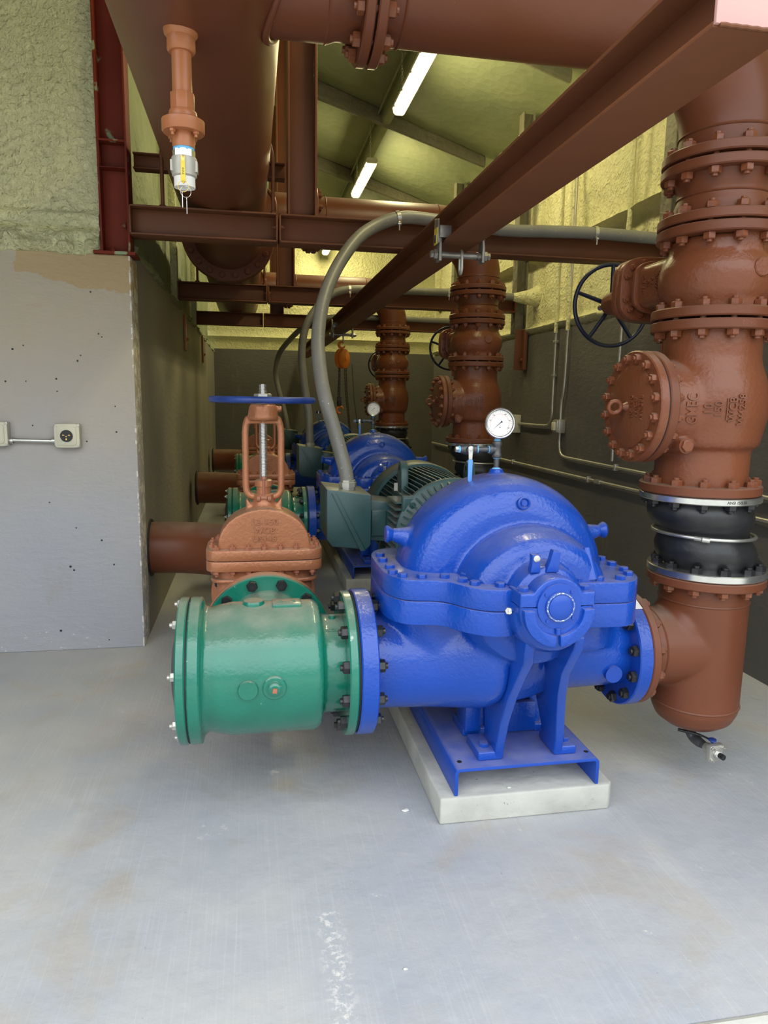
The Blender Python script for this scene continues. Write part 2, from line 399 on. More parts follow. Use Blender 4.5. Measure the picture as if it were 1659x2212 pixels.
def thing(name, label, cat, loc=(0, 0, 0), group=None):
    o = bpy.data.objects.new(name, None); o.empty_display_size = 0.1; col.objects.link(o); o.location = loc
    W0[o] = Vector(loc); o['label'] = label; o['category'] = cat
    if group: o['group'] = group
    return o
def obj(name, mb, material, parent=None, bevel=0, ang=38, remesh=None, label=None, cat=None, group=None, kind=None, me=None, loc=None, bseg=2):
    off = W0[parent] if parent else (Vector(loc) if loc else None)
    if me is None: me = mb.mesh(off)
    if remesh:
        clip = None
        if len(remesh) > 2: clip = (Vector(remesh[2]) - (off or Vector((0, 0, 0))), remesh[3])
        me = remeshed(me, remesh[0], remesh[1], clip)
    else:
        if bevel:
            t = bpy.data.objects.new('tmp', me); col.objects.link(t)
            bv = t.modifiers.new('b', 'BEVEL'); bv.width = bevel; bv.segments = bseg; bv.limit_method = 'ANGLE'; bv.angle_limit = math.radians(40)
            m2 = evalmesh(t); bpy.data.objects.remove(t); bpy.data.meshes.remove(me); me = m2
        shade(me, ang)
    me.name = name
    me.materials.clear(); me.materials.append(M[material])
    o = bpy.data.objects.new(name, me); col.objects.link(o)
    if parent: o.parent = parent; W0[o] = W0[parent]
    elif loc: o.location = loc; W0[o] = Vector(loc)
    else: W0[o] = V(0, 0, 0)
    for k, v in (('label', label), ('category', cat), ('group', group), ('kind', kind)):
        if v: o[k] = v
    return o
def struct(name, mb, material, **k): return obj(name, mb, material, kind='structure', **k)

# bolts share meshes; every bolt is its own object
BM_ = {}
def bolt_mesh(g, r, material, kind='pair', stud=0.008):
    key = (round(g, 4), r, material, kind)
    if key not in BM_:
        mb = MB()
        if kind == 'pair':      # nuts on both sides of a flange pair, stud ends showing
            h = r * 1.0
            mb.hexp((0, 0, g / 2), 'z', r, h, 0.3); mb.hexp((0, 0, -g / 2), '-z', r, h, 0.1)
            mb.cyl((0, 0, -g / 2 - h - stud), (0, 0, g / 2 + h + stud), r * .5, seg=10)
        elif kind == 'head':    # hex head standing on a face
            mb.hexp((0, 0, 0), 'z', r, r * .8, 0.2)
        elif kind == 'nut':     # nut and stud end on a face
            mb.hexp((0, 0, 0), 'z', r, r * .9, 0.25); mb.cyl((0, 0, 0), (0, 0, r * .9 + stud), r * .52, seg=10)
        me = mb.mesh(); shade(me, 30); me.materials.append(M[material]); me.name = 'bolt'
        BM_[key] = me
    return BM_[key]
def bolt(parent, p, a, r, material, g=0.0, kind='pair', name='bolt', spin=0.0):
    o = bpy.data.objects.new(name, bolt_mesh(g, r, material, kind)); col.objects.link(o)
    o.parent = parent
    F = frame(Vector(p) - W0[parent], a) @ Matrix.Rotation(spin, 4, 'Z')
    o.matrix_local = F
    return o
def bolt_circle(parent, c, a, R, n, r, material, g=0.0, kind='pair', phase=0.5, skip=()):
    F = frame(c, a)
    for i in range(n):
        if i in skip: continue
        t = 2 * PI * (i + phase) / n
        bolt(parent, F @ V(R * math.cos(t), R * math.sin(t), 0), a, r, material, g, kind, spin=t + random.uniform(-.4, .4))
def copytree(root, d, label, group=None, depth=0):
    def cp(o, par):
        c = o.copy(); col.objects.link(c)
        if par: c.parent = par
        for ch in [x for x in KIDS.get(o, [])]: cp(ch, c)
        return c
    KIDS = {}
    for o in col.objects:
        if o.parent: KIDS.setdefault(o.parent, []).append(o)
    n = cp(root, None)
    n.location = root.location + Vector(d)
    n['label'] = label
    if group: n['group'] = group
    return n

def text_part(s, size, fn, material, parent, depth=0.003, name='raised_lettering', ang=30, space=1.0):
    cu = bpy.data.curves.new('t', 'FONT'); cu.body = s; cu.size = size; cu.extrude = 0.5; cu.align_x = 'CENTER'; cu.align_y = 'CENTER'
    cu.space_character = space; cu.offset = size * 0.012; cu.resolution_u = 3
    o = bpy.data.objects.new('t', cu); col.objects.link(o)
    me = evalmesh(o); bpy.data.objects.remove(o)
    off = W0[parent]
    for v in me.vertices:
        w = (v.co.z + 0.5) * depth
        v.co = Vector(fn(v.co.x, v.co.y, w)) - off
    return obj(name, None, material, parent, me=me, ang=ang)

from mathutils.bvhtree import BVHTree
def surf(o):
    m = o.data; off = W0[o]
    return BVHTree.FromPolygons([v.co + off for v in m.vertices], [tuple(p.vertices) for p in m.polygons])
def onto(bvh, origin, dr, w, fallback):
    dr = Vector(dr).normalized(); h = bvh.ray_cast(Vector(origin), dr)
    return (h[0] - dr * w) if h[0] is not None else Vector(fallback)
def superell(hx, hy, n=4.0, seg=48, cx=0, cy=0):
    o = []
    for i in range(seg):
        t = 2 * PI * i / seg; c, s_ = math.cos(t), math.sin(t)
        o.append((cx + hx * math.copysign(abs(c) ** (2 / n), c), cy + hy * math.copysign(abs(s_) ** (2 / n), s_)))
    return o

# ------------------------------------------------------------------ the setting
XR, YB = 2.55, 12.6
def roof_z(x): return 3.96 + 0.33 * (2.55 - x)
mb = MB(); mb.bx(-4.2, 4.0, 1.262, 13.0, -0.12, 0.0); struct('floor', mb, 'floor')
mb = MB(); mb.bx(-14, 16, -14, 1.235, -0.14, -0.025); struct('floor_2', mb, 'pad')
mb = MB()
n = 60
pts = [(-4.2 + 8.2 * i / n, 1.25, -0.012 + 0.003 * noise.noise(V(i * .7, 0, 0))) for i in range(n + 1)]
mb.tube(pts, 0.014, 8); struct('trim_1', mb, 'pad')
# left: block wall that faces the doorway, and the long wall behind it (uneven arris)
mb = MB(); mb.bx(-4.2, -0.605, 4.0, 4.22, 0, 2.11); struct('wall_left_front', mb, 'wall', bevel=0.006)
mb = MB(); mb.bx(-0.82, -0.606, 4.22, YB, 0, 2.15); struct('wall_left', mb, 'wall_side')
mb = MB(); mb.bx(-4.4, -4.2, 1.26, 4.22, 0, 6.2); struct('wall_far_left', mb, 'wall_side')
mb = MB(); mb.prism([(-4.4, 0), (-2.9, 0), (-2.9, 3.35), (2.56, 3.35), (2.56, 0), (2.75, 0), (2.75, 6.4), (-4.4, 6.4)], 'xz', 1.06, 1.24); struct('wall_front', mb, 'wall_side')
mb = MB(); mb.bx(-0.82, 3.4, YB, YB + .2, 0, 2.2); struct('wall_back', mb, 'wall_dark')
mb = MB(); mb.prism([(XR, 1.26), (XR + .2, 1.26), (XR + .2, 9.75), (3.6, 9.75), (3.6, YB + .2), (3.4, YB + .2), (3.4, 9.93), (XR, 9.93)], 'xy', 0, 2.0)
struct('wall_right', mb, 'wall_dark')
# anchor holes left in the block wall
holes = [(213, 628), (85, 737), (65, 745), (192, 754), (186, 765), (227, 710), (233, 716), (145, 802), (88, 808), (50, 809), (146, 827), (257, 856), (259, 909), (3, 674), (126, 1057), (177, 1112), (227, 1140), (164, 1196), (171, 1204), (251, 1194), (142, 1338), (239, 1363), (74, 926), (201, 929), (98, 897)]
mb = MB()
for (px, py) in holes:
    x = -0.6048 - (289 + 0.029 * (py - 560) - px) * 0.002585; z = 2.105 - (py - 556) * 0.002565 * (1 - (py - 556) * 0.0000085)
    r = random.uniform(.0028, .0058)
    mb.lathe([(0, 0), (r, 0), (r * 1.3, -.002)], (x, 3.9985, z), '-y', 9)
hl = struct('anchor_holes', mb, 'ink', parent=bpy.data.objects['wall_left_front'])

def foam_sheet(name, u, v, w0, fn, nu, nv, amp, mt, sc=2.2, extra=None):
    """a thick sheet of sprayed foam: fn(u, v, d) -> world, d is the proud distance"""
    mb = MB(); g = []
    for i in range(nu + 1):
        row = []
        for j in range(nv + 1):
            a = u[0] + (u[1] - u[0]) * i / nu; b = v[0] + (v[1] - v[0]) * j / nv
            d = w0 + amp * (noise.noise(V(a * sc, b * sc, 3.1)) + 0.5 * noise.noise(V(a * sc * 3.1, b * sc * 3.1, 9)))
            if extra: d += extra(a, b)
            row.append(mb.bm.verts.new(fn(a, b, d)))
        g.append(row)
    back = [[None, None], [None, None]]
    for i in range(nu):
        for j in range(nv): mb.bm.faces.new((g[i][j], g[i + 1][j], g[i + 1][j + 1], g[i][j + 1]))
    c = [mb.bm.verts.new(fn(u[a], v[b], -0.15)) for a, b in ((0, 0), (1, 0), (1, 1), (0, 1))]
    mb.bm.faces.new(c)
    e0 = [g[i][0] for i in range(nu + 1)]; e1 = [g[nu][j] for j in range(nv + 1)]; e2 = [g[i][nv] for i in range(nu, -1, -1)]; e3 = [g[0][j] for j in range(nv, -1, -1)]
    for e, (p, q) in ((e0, (0, 1)), (e1, (1, 2)), (e2, (2, 3)), (e3, (3, 0))): mb.bm.faces.new(list(e) + [c[q], c[p]])
    return struct(name, mb, mt, ang=80)
def lump(a, b):      # bulging drips close to the concrete
    t = max(0, 1 - abs(b - 2.155) / 0.075) ** .6
    d = noise.voronoi(V(a * 13, b * 19, 1))[0][0]
    return t * (0.03 + 0.14 * max(0, .62 - d) ** .8)
foam_sheet('wall_left_front_foam', (-4.2, -0.75), (2.10, 5.6), 0.0, lambda a, b, d: (a, 4.03 - d, b), 260, 210, 0.018, 'foam', 1.8,
           lambda a, b: lump(a, b) + (0.03 if 2.235 < b < 2.31 else 0) + 0.02 * max(0, noise.noise(V(a * 9, b * 9, 5))) * max(0, 1 - (b - 2.2) / .6))
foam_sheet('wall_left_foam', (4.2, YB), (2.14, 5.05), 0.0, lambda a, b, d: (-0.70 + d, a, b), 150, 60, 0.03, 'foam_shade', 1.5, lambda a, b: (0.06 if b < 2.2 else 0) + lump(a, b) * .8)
def rib(a, b): return 0.10 * max(0, 1 - abs(b - 2.69) / 0.035) + 0.10 * max(0, 1 - abs(b - 2.05) / 0.04)
foam_sheet('wall_right_foam', (1.26, 9.93), (1.99, 4.02), 0.0, lambda a, b, d: (XR + 0.05 - d, a, b), 220, 90, 0.028, 'foam_y', 2.4, lambda a, b: rib(a, b) + lump(a, b - -0.17) * 0.4)
foam_sheet('wall_back_foam', (-0.8, 3.5), (2.18, 5.05), 0.0, lambda a, b, d: (a, YB + .08 - d, b), 60, 50, 0.03, 'foam_y', 2.0, lambda a, b: 0.08 * max(0, 1 - abs(b - 2.42) / .05))
mb = MB(); mb.bx(3.35, 3.6, 9.93, YB, 2.0, 4.0); mb.bx(XR, 3.6, 9.88, 9.98, 2.0, 4.0); struct('wall_right_return_foam', mb, 'foam_y')
# sloping roof with a gentle swell between frames
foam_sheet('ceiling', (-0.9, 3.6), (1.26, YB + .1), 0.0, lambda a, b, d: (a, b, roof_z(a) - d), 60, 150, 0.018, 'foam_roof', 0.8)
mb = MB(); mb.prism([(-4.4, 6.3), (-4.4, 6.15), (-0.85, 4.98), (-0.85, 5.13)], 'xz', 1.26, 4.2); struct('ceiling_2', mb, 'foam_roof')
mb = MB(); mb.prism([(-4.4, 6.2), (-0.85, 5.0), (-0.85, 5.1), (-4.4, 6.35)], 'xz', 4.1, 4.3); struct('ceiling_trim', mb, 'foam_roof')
# foam-coated roof frames and a lengthwise purlin
k = 2
for y in (3.55, 5.65, 7.75, 9.8):
    mb = MB(); mb.prism([(-0.7, roof_z(-0.7) - 0.24), (2.5, roof_z(2.5) - 0.12), (2.5, roof_z(2.5)), (-0.7, roof_z(-0.7))], 'xz', y - .03, y + .03)
    struct('trim_%d' % k, mb, 'foam_dark', bevel=0.03, bseg=4); k += 1
mb = MB(); mb.bx(1.36, 1.46, 1.3, YB, 4.20, 4.36); struct('trim_%d' % k, mb, 'foam_roof', bevel=0.03, bseg=3); k += 1

# ------------------------------------------------------------------ structural steel
def wbeam_x(mb, x0, x1, yc, z0, z1, w, t=0.009, tw=0.008, ends=True):
    mb.bx(x0, x1, yc - w / 2, yc + w / 2, z0, z0 + t); mb.bx(x0, x1, yc - w / 2, yc + w / 2, z1 - t, z1)
    mb.bx(x0, x1, yc - tw / 2, yc + tw / 2, z0 + t, z1 - t)
    if ends: mb.bx(x0, x0 + .009, yc - w / 2, yc + w / 2, z0 + .0005, z1 - .0005); mb.bx(x1 - .009, x1, yc - w / 2, yc + w / 2, z0 + .0005, z1 - .0005)
def wcol(mb, x0, x1, yc, w, z0, z1, t=0.010, tw=0.008):
    mb.bx(x0, x0 + t, yc - w / 2, yc + w / 2, z0, z1); mb.bx(x1 - t, x1, yc - w / 2, yc + w / 2, z0, z1); mb.bx(x0 + t, x1 - t, yc - tw / 2, yc + tw / 2, z0, z1)
# front corner column on its base plate
t = thing('steel_column', 'dark red steel column standing on the corner of the grey block wall beside the green foam', 'column', (-0.672, 4.06, 2.11))
mb = MB(); wcol(mb, -0.745, -0.60, 4.06, 0.14, 2.125, 4.95, t=.011); obj('column_shaft', mb, 'redsteel', t, bevel=.002)
mb = MB(); mb.bx(-0.78, -0.575, 3.975, 4.14, 2.11, 2.125); obj('base_plate', mb, 'redsteel', t, bevel=.002)
mb = MB(); mb.bx(-0.734, -0.611, 3.99, 4.056, 2.655, 2.665); mb.bx(-.734, -.611, 3.99, 4.056, 2.53, 2.534); obj('stiffener_plate', mb, 'redsteel', t)
bolt(t, (-0.69, 4.02, 2.125), 'z', .017, 'redsteel', kind='nut')
mb = MB(); mb.bx(-0.62, -0.604, 3.985, 4.0, 2.24, 2.28); bolt(t, (-0.622, 4.02, 2.26), '-x', .014, 'steel', kind='nut')
BY = (4.03, 6.49, 8.62); ZB0, ZB1 = 2.21, 2.355
ordn = ('nearest', 'middle', 'farthest')
whatL = ('under the fat header pipe, in front of its end nearest the camera', 'just behind the bolted header flange', 'deepest in the room')
for i, y in enumerate(BY):
    w = 0.14
    t = thing('cross_beam', 'short left-hand brown steel cross beam ' + ('nearest the doorway, right of the dark red column' if i == 0 else 'just behind the big bolted header flange' if i == 1 else 'deepest in the room, third of the three'), 'beam', (-.2, y, ZB0), 'left-hand cross beams carrying the header pipe')
    mb = MB(); wbeam_x(mb, -0.598, 0.150, y, ZB0, ZB1, w); obj('beam_section', mb, 'steel', t, bevel=.002)
    for xx in (0.141,): bolt(t, (xx, y - .04, 2.29), '-x', .012, 'steel', kind='nut')
    t = thing('cross_beam', 'long right-hand brown steel cross beam ' + ('nearest the doorway, reaching the near valve stack' if i == 0 else 'second from the doorway, carrying the middle grey conduit' if i == 1 else 'deepest in the room, third of the three'), 'beam', (1.3, y, ZB0), 'right-hand cross beams under the discharge pipes')
    mb = MB(); wbeam_x(mb, 0.158, 2.42, y, ZB0, ZB1, w); obj('beam_section', mb, 'steel', t, bevel=.002)
    bolt(t, (0.168, y - .04, 2.29), 'x', .012, 'steel', kind='nut')
    dx = (0, .03, .03)[i]
    t = thing('steel_post', 'brown vertical steel post standing on the ' + ('near cross beam beside the fat header pipe' if i == 0 else 'second cross beam, seen below the near one' if i == 1 else 'third cross beam at the back'), 'post', (.281 + dx, y, ZB1), 'posts standing on the cross beams')
    mb = MB(); wcol(mb, 0.204 + dx, 0.358 + dx, y, .13, ZB1, roof_z(.42) - .05, t=.012); obj('post_shaft', mb, 'steel', t, bevel=.002)
    # wall column and hanger strap at the right wall
    t = thing('wall_column', ('brown and green oversprayed steel column on the right wall ' + ('partly hidden behind the near valve stack' if i == 0 else 'beside the middle valve stack' if i == 1 else 'beside the far valve stack')), 'column', (2.49, y, 1.69))
    mb = MB(); wcol(mb, 2.425, 2.535, y + .02, .11, 2.02, 3.95, t=.009); obj('column_shaft', mb, 'foam_dark', t, bevel=.002)
    mb = MB(); mb.bx(2.505, 2.535, y - .09, y + .05, 1.69, 2.06); mb.bx(2.44, 2.535, y - .02, y - .01, 1.69, 2.06); obj('hanger_strap', mb, 'steel', t, bevel=.002)
    bolt(t, (2.504, y - .05, 1.78), '-x', .017, 'steel', kind='nut')
for i, y in enumerate((7.02, 9.5)):
    t = thing('wall_bracket', 'rusty brown steel strap bracket on the left wall, ' + ('nearer of the two' if i == 0 else 'deeper of the two'), 'bracket', (-.59, y, 1.83), 'strap brackets on the left wall')
    mb = MB(); mb.bx(-.604, -.585, y - .05, y + .05, 1.82, 2.16); obj('strap', mb, 'orange_br', t, bevel=.002)
    bolt(t, (-.585, y, 1.92), 'x', .018, 'orange_br', kind='nut', )
for i, y in enumerate(BY[1:]):
    mb = MB(); mb.bx(-.655, -.60, y - .05, y + .05, 2.15, 4.9)
    obj('wall_stud', mb, 'foam', loc=(-.63, y, 2.15), bevel=.004, label='thin green foam-coated steel stud on the left wall at the ' + ('second cross beam' if i == 0 else 'third cross beam'), cat='stud', group='studs on the left wall')
t = thing('strut_beam', 'short brown steel strut from the dark red column passing behind the fat header pipe', 'beam', (-.3, 4.2, 2.60))
mb = MB(); wbeam_x(mb, -0.598, .2, 4.2, 2.585, 2.665, .08, t=.007, ends=False); obj('beam_section', mb, 'steel', t, bevel=.002)
# U-bolts round the header
for i, y in enumerate((4.03, 6.49)):
    t = thing('pipe_u_bolt', 'thin brown rod bent over the header pipe and bolted to the ' + ('near cross beam' if i == 0 else 'second cross beam'), 'u-bolt', (-.15, y, 2.33), 'rods strapping the header pipe to the beams')
    R = .283
    pts = [(-.154 - R, y, 2.352)] + [(-.154 + R * math.cos(a), y, 2.62 + R * math.sin(a)) for a in [PI - PI * j / 20 for j in range(21)]] + [(-.154 + R, y, 2.352)]
    mb = MB(); mb.tube(pts, .010, 10); obj('rod', mb, 'steel', t)
    for s_ in (-1, 1): bolt(t, (-.154 + s_ * R, y, 2.356), 'z', .02, 'steel', kind='nut')

# monorail: W beam on the underside of the cross beams, capped with a pink plate
t = thing('monorail_beam', 'long brown I-beam monorail running away overhead, its end plate pale pink', 'beam', (.899, 4, 2.07))
x0, x1, z0, z1 = .822, .976, 2.068, 2.209
mb = MB(); mb.bx(x0, x1, 1.262, 12.4, z0, z0 + .011); mb.bx(x0, x1, 1.262, 12.4, z1 - .011, z1); mb.bx(.894, .904, 1.262, 12.4, z0, z1)
obj('beam_section', mb, 'steel', t, bevel=.0025)
mb = MB(); mb.bx(x0 + .001, x1, 1.254, 1.2625, z0 + .004, z1 + .0); obj('end_plate', mb, 'pink', t, bevel=.001, label='pale pink end plate')
mb = MB(); mb.tube([(x0 + .01 + .148 * i / 14, 1.257, z0 + .003 + .001 * (i % 2)) for i in range(15)], .0042, 8); obj('weld_bead', mb, 'steel', t)

# beam clamps
def beam_clamp(name, y, label, tag):
    t = thing(name, label, 'clamp', (.9, y, 2.02))
    mb = MB(); mb.cyl((.80, y, 2.02), (1.02, y, 2.02), .0135, seg=20); obj('spindle', mb, 'clampsteel', t)
    mb = MB()
    for i in range(7): mb.torus((.975 + i * .006, y, 2.02), 'x', .0145, .0028, 18, 6)
    obj('spindle_thread', mb, 'clampsteel', t)
    for s_, xx in ((-1, .806), (1, .998)):
        m_ = []
        # jaw plate: hooked over the flange
        mb = MB(); prof = [(-.028, -.03), (.028, -.03), (.030, .03), (.018, .075), (.020, .11), (-.020, .11), (-.018, .075), (-.030, .03)]
        mb.prism([(y + u, 2.02 + v) for u, v in prof], 'yz', xx - .006, xx + .006)
        if s_ < 0: mb.bx(xx - .006, xx + .045, y - .032, y + .032, 2.085, 2.135); mb.prism([(y - .045, 2.06), (y - .028, 2.16), (y + .028, 2.17), (y + .04, 2.06)], 'yz', xx - .016, xx - .008)
        else: mb.bx(xx - .045, xx + .006, y - .025, y + .025, 2.083, 2.10)
        obj('jaw', mb, 'clampsteel', t, bevel=.002)
        mb = MB(); mb.hexp((xx + s_ * .008, y, 2.02), 'x' if s_ > 0 else '-x', .022, .016); mb.hexp((xx + s_ * .026, y, 2.02), 'x' if s_ > 0 else '-x', .016, .012); obj('nut', mb, 'clampsteel', t)
    mb = MB()
    mb.tube([(.905, y - .012, 2.035), (.905, y + .012, 2.035), (.905, y + .018, 2.0), (.905, y + .017, 1.955), (.905, y, 1.942), (.905, y - .017, 1.955), (.905, y - .018, 2.0)], .0058, 8, closed=True, sub=4)
    obj('shackle_link', mb, 'galv', t)
    if tag:
        mb = MB(); mb.bx(xx * 0 + .7875, .7905, y - .03, y + .02, 2.058, 2.125); pl = obj('warning_label', mb, 'yellow', t, label='yellow warning sticker')
        mb = MB(); mb.bx(.7868, .7876, y - .024, y - .012, 2.066, 2.098); obj('print_mark', mb, 'white', pl)
        mb = MB(); mb.bx(.7868, .7876, y - .010, y + .013, 2.066, 2.098); obj('print_mark', mb, 'ink', pl)
    return t
beam_clamp('beam_clamp', 3.1, 'grey beam clamp with yellow sticker gripping the near monorail, its empty link hanging', True)
beam_clamp('beam_clamp', 7.15, 'beam clamp far down the monorail holding the orange hoist', False)

# orange chain hoist
hy, hx = 7.12, .895
t = thing('chain_hoist', 'orange chain hoist with two hooks hanging from the monorail', 'hoist', (hx, hy, 1.79))
def hook(mb, c, R, r, flip=1, up=1):
    pts = []
    for i in range(15):
        a = math.radians(100 - i * 19.5)
        pts.append((c[0] + flip * R * math.cos(a), c[1], c[2] + up * R * math.sin(a)))
    rr = [r * (.8 + .5 * math.sin(PI * min(1, i / 11))) if i < 12 else r * (1.1 - .28 * (i - 11)) for i in range(15)]
    mb.tube(pts, rr, 10)
mb = MB(); hook(mb, (hx - .005, hy, 1.92), .030, .011, -1, 1); mb.cyl((hx, hy, 1.86), (hx, hy, 1.90), .012); obj('top_hook', mb, 'orange', t)
for s_, yy in ((0, -.052), (1, .012)):
    mb = MB(); mb.lathe([(0, 0), (.082, 0), (.095, .010), (.095, .034), (.080, .042), (0, .042)], (hx + .0, hy, 1.785), (.8 * (1 if s_ else -1), -.6 * (1 if s_ else -1), 0), 36)
    obj('gear_cover', mb, 'orange', t)
mb = MB(); mb.lathe([(0, -.02), (.075, -.02), (.075, .02), (0, .02)], (hx, hy, 1.785), (.8, -.6, 0), 32); obj('frame', mb, 'black', t)
mb = MB(); mb.lathe([(0, 0), (.018, 0), (.018, .008), (0, .01)], Vector((hx, hy, 1.785)) + V(.8, -.6, 0) * .042, (.8, -.6, 0), 20); obj('hub_cap', mb, 'orange', t)
mb = MB(); hook(mb, (hx - .02, hy, 1.285), .034, .012, -1, -1); hook_o = obj('lower_hook', mb, 'orange', t)
mb = MB(); mb.lathe([(0, 0), (.02, .005), (.024, .03), (.018, .06), (0, .065)], (hx - .03, hy, 1.318), 'z', 14); mb.bx(hx - .052, hx - .008, hy - .015, hy + .015, 1.375, 1.41); obj('hook_block', mb, 'chain', t)
def chain(mb, pts, ll=.020, r=.0028):
    pts = [Vector(p) for p in pts]; d = 0; k = 0
    for a, b in zip(pts, pts[1:]):
        L = (b - a).length; n = max(1, int(L / (ll * .78)))
        for i in range(n):
            c = a.lerp(b, (i + .5) / n); dr = (b - a).normalized(); sd = V(1, 0, 0) if k % 2 else V(0, 1, 0); sd = (sd - dr * sd.dot(dr)).normalized()
            q = [c + dr * (ll / 2 * math.cos(th)) + sd * (ll * .30 * math.sin(th)) for th in [2 * PI * j / 8 for j in range(8)]]
            mb.tube(q, r, 4, closed=True); k += 1
mb = MB(); chain(mb, [(hx - .035, hy - .02, 1.72), (hx - .04, hy, 1.40)]); chain(mb, [(hx - .02, hy + .02, 1.72), (hx - .025, hy, 1.40)]); obj('load_chain', mb, 'chain', t)
mb = MB(); chain(mb, [(hx + .02, hy - .01, 1.72), (hx + .035, hy, 1.45), (hx + .075, hy, 1.1), (hx + .10, hy, .95)]); chain(mb, [(hx + .04, hy + .01, 1.72), (hx + .05, hy, 1.45), (hx + .085, hy, 1.1), (hx + .10, hy, .95)]); obj('hand_chain', mb, 'chain', t)
mb = MB(); chain(mb, [(hx + .10, hy + .02, 1.74), (hx + .12, hy, 1.40), (hx + .165, hy, 1.1), (hx + .175, hy, .95)], .018, .0018); obj('tail_chain', mb, 'chain', t)

# ------------------------------------------------------------------ lamps
for i, (y0, z, x) in enumerate(((2.7, 3.87, 1.31), (5.34, 3.87, 1.31), (8.0, 3.87, 1.31), (11.2, 3.78, 1.26))):
    lab = ('white strip light with a glowing diffuser over the doorway end of the pump row', 'glowing strip light above the near discharge pipe, largest of those in view', 'glowing strip light seen just above the second discharge pipe', 'small glowing strip light end just below the near cross beam')[i]
    y1 = y0 + 1.24
    t = thing('strip_light', lab, 'light', (x, (y0 + y1) / 2, z), 'hanging strip lights')
    mb = MB(); mb.prism([(x - .05, z + .03), (x - .065, z + .055), (x - .05, z + .085), (x + .05, z + .085), (x + .065, z + .055), (x + .05, z + .03)], 'xz', y0, y1); obj('lamp_housing', mb, 'cream', t)
    mb = MB(); mb.prism([(x - .06, z + .05), (x - .05, z + .005), (x - .03, z - .01), (x + .03, z - .01), (x + .05, z + .005), (x + .06, z + .05)], 'xz', y0 + .01, y1 - .01); obj('lamp_diffuser', mb, 'tube', t, bevel=.006)
    for q in range(4):
        for s_ in (-1, 1): mb = MB(); mb.bx(x + s_ * .064 - .005, x + s_ * .064 + .005, y0 + .12 + q * .33, y0 + .15 + q * .33, z + .025, z + .065); obj('clip', mb, 'zinc', t)
    for yy in (y0 + .12, y1 - .12):
        mb = MB(); chain(mb, [(x, yy, z + .085), (x, yy, roof_z(x) - .03)], .03, .0022); obj('hanger_chain', mb, 'galv', t)
    ld = bpy.data.lights.new('lamp_light', 'AREA'); ld.shape = 'RECTANGLE'; ld.size = .1; ld.size_y = 1.2; ld.energy = LAMP_W * .75; ld.color = LAMP_COL
    lo = bpy.data.objects.new('lamp_light', ld); col.objects.link(lo); lo.location = (0, 0, -.018); lo.parent = t
    # the side and upward glow of the same diffuser
    for s_ in (-1, 1):
        ld = bpy.data.lights.new('lamp_light', 'AREA'); ld.shape = 'RECTANGLE'; ld.size = .05; ld.size_y = 1.2; ld.energy = LAMP_W * .85; ld.color = LAMP_COL
        lo = bpy.data.objects.new('lamp_light', ld); col.objects.link(lo); lo.location = (s_ * .072, 0, .03); lo.rotation_euler = (0, -s_ * math.radians(78), 0); lo.parent = t
mb = MB(); mb.tube([(1.325, 2, roof_z(1.325) - .07), (1.325, 12.4, roof_z(1.325) - .07)], .011, 8)
mb.tube([(1.325, 6.55, 4.27), (1.33, 6.5, 4.16), (1.36, 6.45, 4.10), (1.34, 6.42, 4.02), (1.33, 6.4, 3.96)], .007, 6, sub=4)
obj('ceiling_conduit', mb, 'foam_roof', loc=(1.325, 7, 4.25), label='thin foam-coated electrical conduit running along the roof above the strip lights', cat='conduit')

# ------------------------------------------------------------------ right wall electrical
XW = XR - .025
def emt(name, pts, r, label, mt='galv', clips=(), group=None, sub=6, foam=None):
    t = thing(name, label, 'conduit', pts[0], group)
    mb = MB(); mb.tube(pts, r, 10, sub=sub); obj('conduit_pipe', mb, mt, t)
    if foam:
        mb = MB(); mb.tube([(foam[0] - .004 + .004 * math.sin(q), foam[1] + .003 * math.sin(q * 1.7), 1.97 + q * .1) for q in range(15)], .017, 10, sub=2); obj('foam_overspray', mb, 'foam_y', t, label='foam-covered upper length')
    for c in clips:
        mb = MB(); mb.box(c[0], c[1]); obj('conduit_strap', mb, mt, t, bevel=.001)
    return t
emt('wall_conduit', [(XW, 5.74, 3.3), (XW, 5.74, 2.6), (XW, 5.74, 1.5), (XW, 5.74, 1.29), (XW, 5.78, 1.22), (XW, 5.86, 1.195), (XW, 6.2, 1.19), (XW, 6.5, 1.19)], .0115,
    'thin metal conduit dropping down the right wall then bending to the switch box', foam=(XW, 5.74), clips=[((XW, 5.74, 1.9), (.03, .045, .02)), ((XW, 5.74, 1.62), (.03, .045, .02))])
emt('wall_conduit', [(XW, 5.50, 3.3), (XW, 5.50, 2.6), (XW, 5.52, 1.6), (XW, 5.56, 1.4), (XW, 5.56, 1.25)], .0115, 'thin metal conduit dropping down the right wall to the small grey junction box', foam=(XW, 5.51))
emt('wall_conduit', [(XW, 5.56, 1.15), (XW, 5.56, 1.06), (XW, 5.53, .985), (XW, 5.44, .955), (XW, 5.2, .952), (XW, 4.2, .948), (XW, 1.4, .94)], .0115, 'metal conduit bending out below the grey junction box and running level',
    clips=[((XW, 4.6, .95), (.03, .02, .045)), ((XW, 3.3, .945), (.03, .02, .045))])
emt('wall_conduit', [(XW, 4.64, 3.3), (XW, 4.64, 2.4), (XW, 4.66, 1.3), (XW, 4.66, .99)], .0115, 'thin metal conduit behind the navy handwheel of the near valve stack', foam=(XW, 4.64))
emt('wall_conduit', [(XW, 9.8, .80), (XW, 7, .81), (XW, 4, .825), (XW, 1.4, .84)], .0115, 'lowest metal conduit running level along the whole right wall',
    clips=[((XW, 5.0, .82), (.03, .02, .045)), ((XW, 4.85, .82), (.026, .09, .028)), ((XW, 6.6, .812), (.03, .02, .045))])
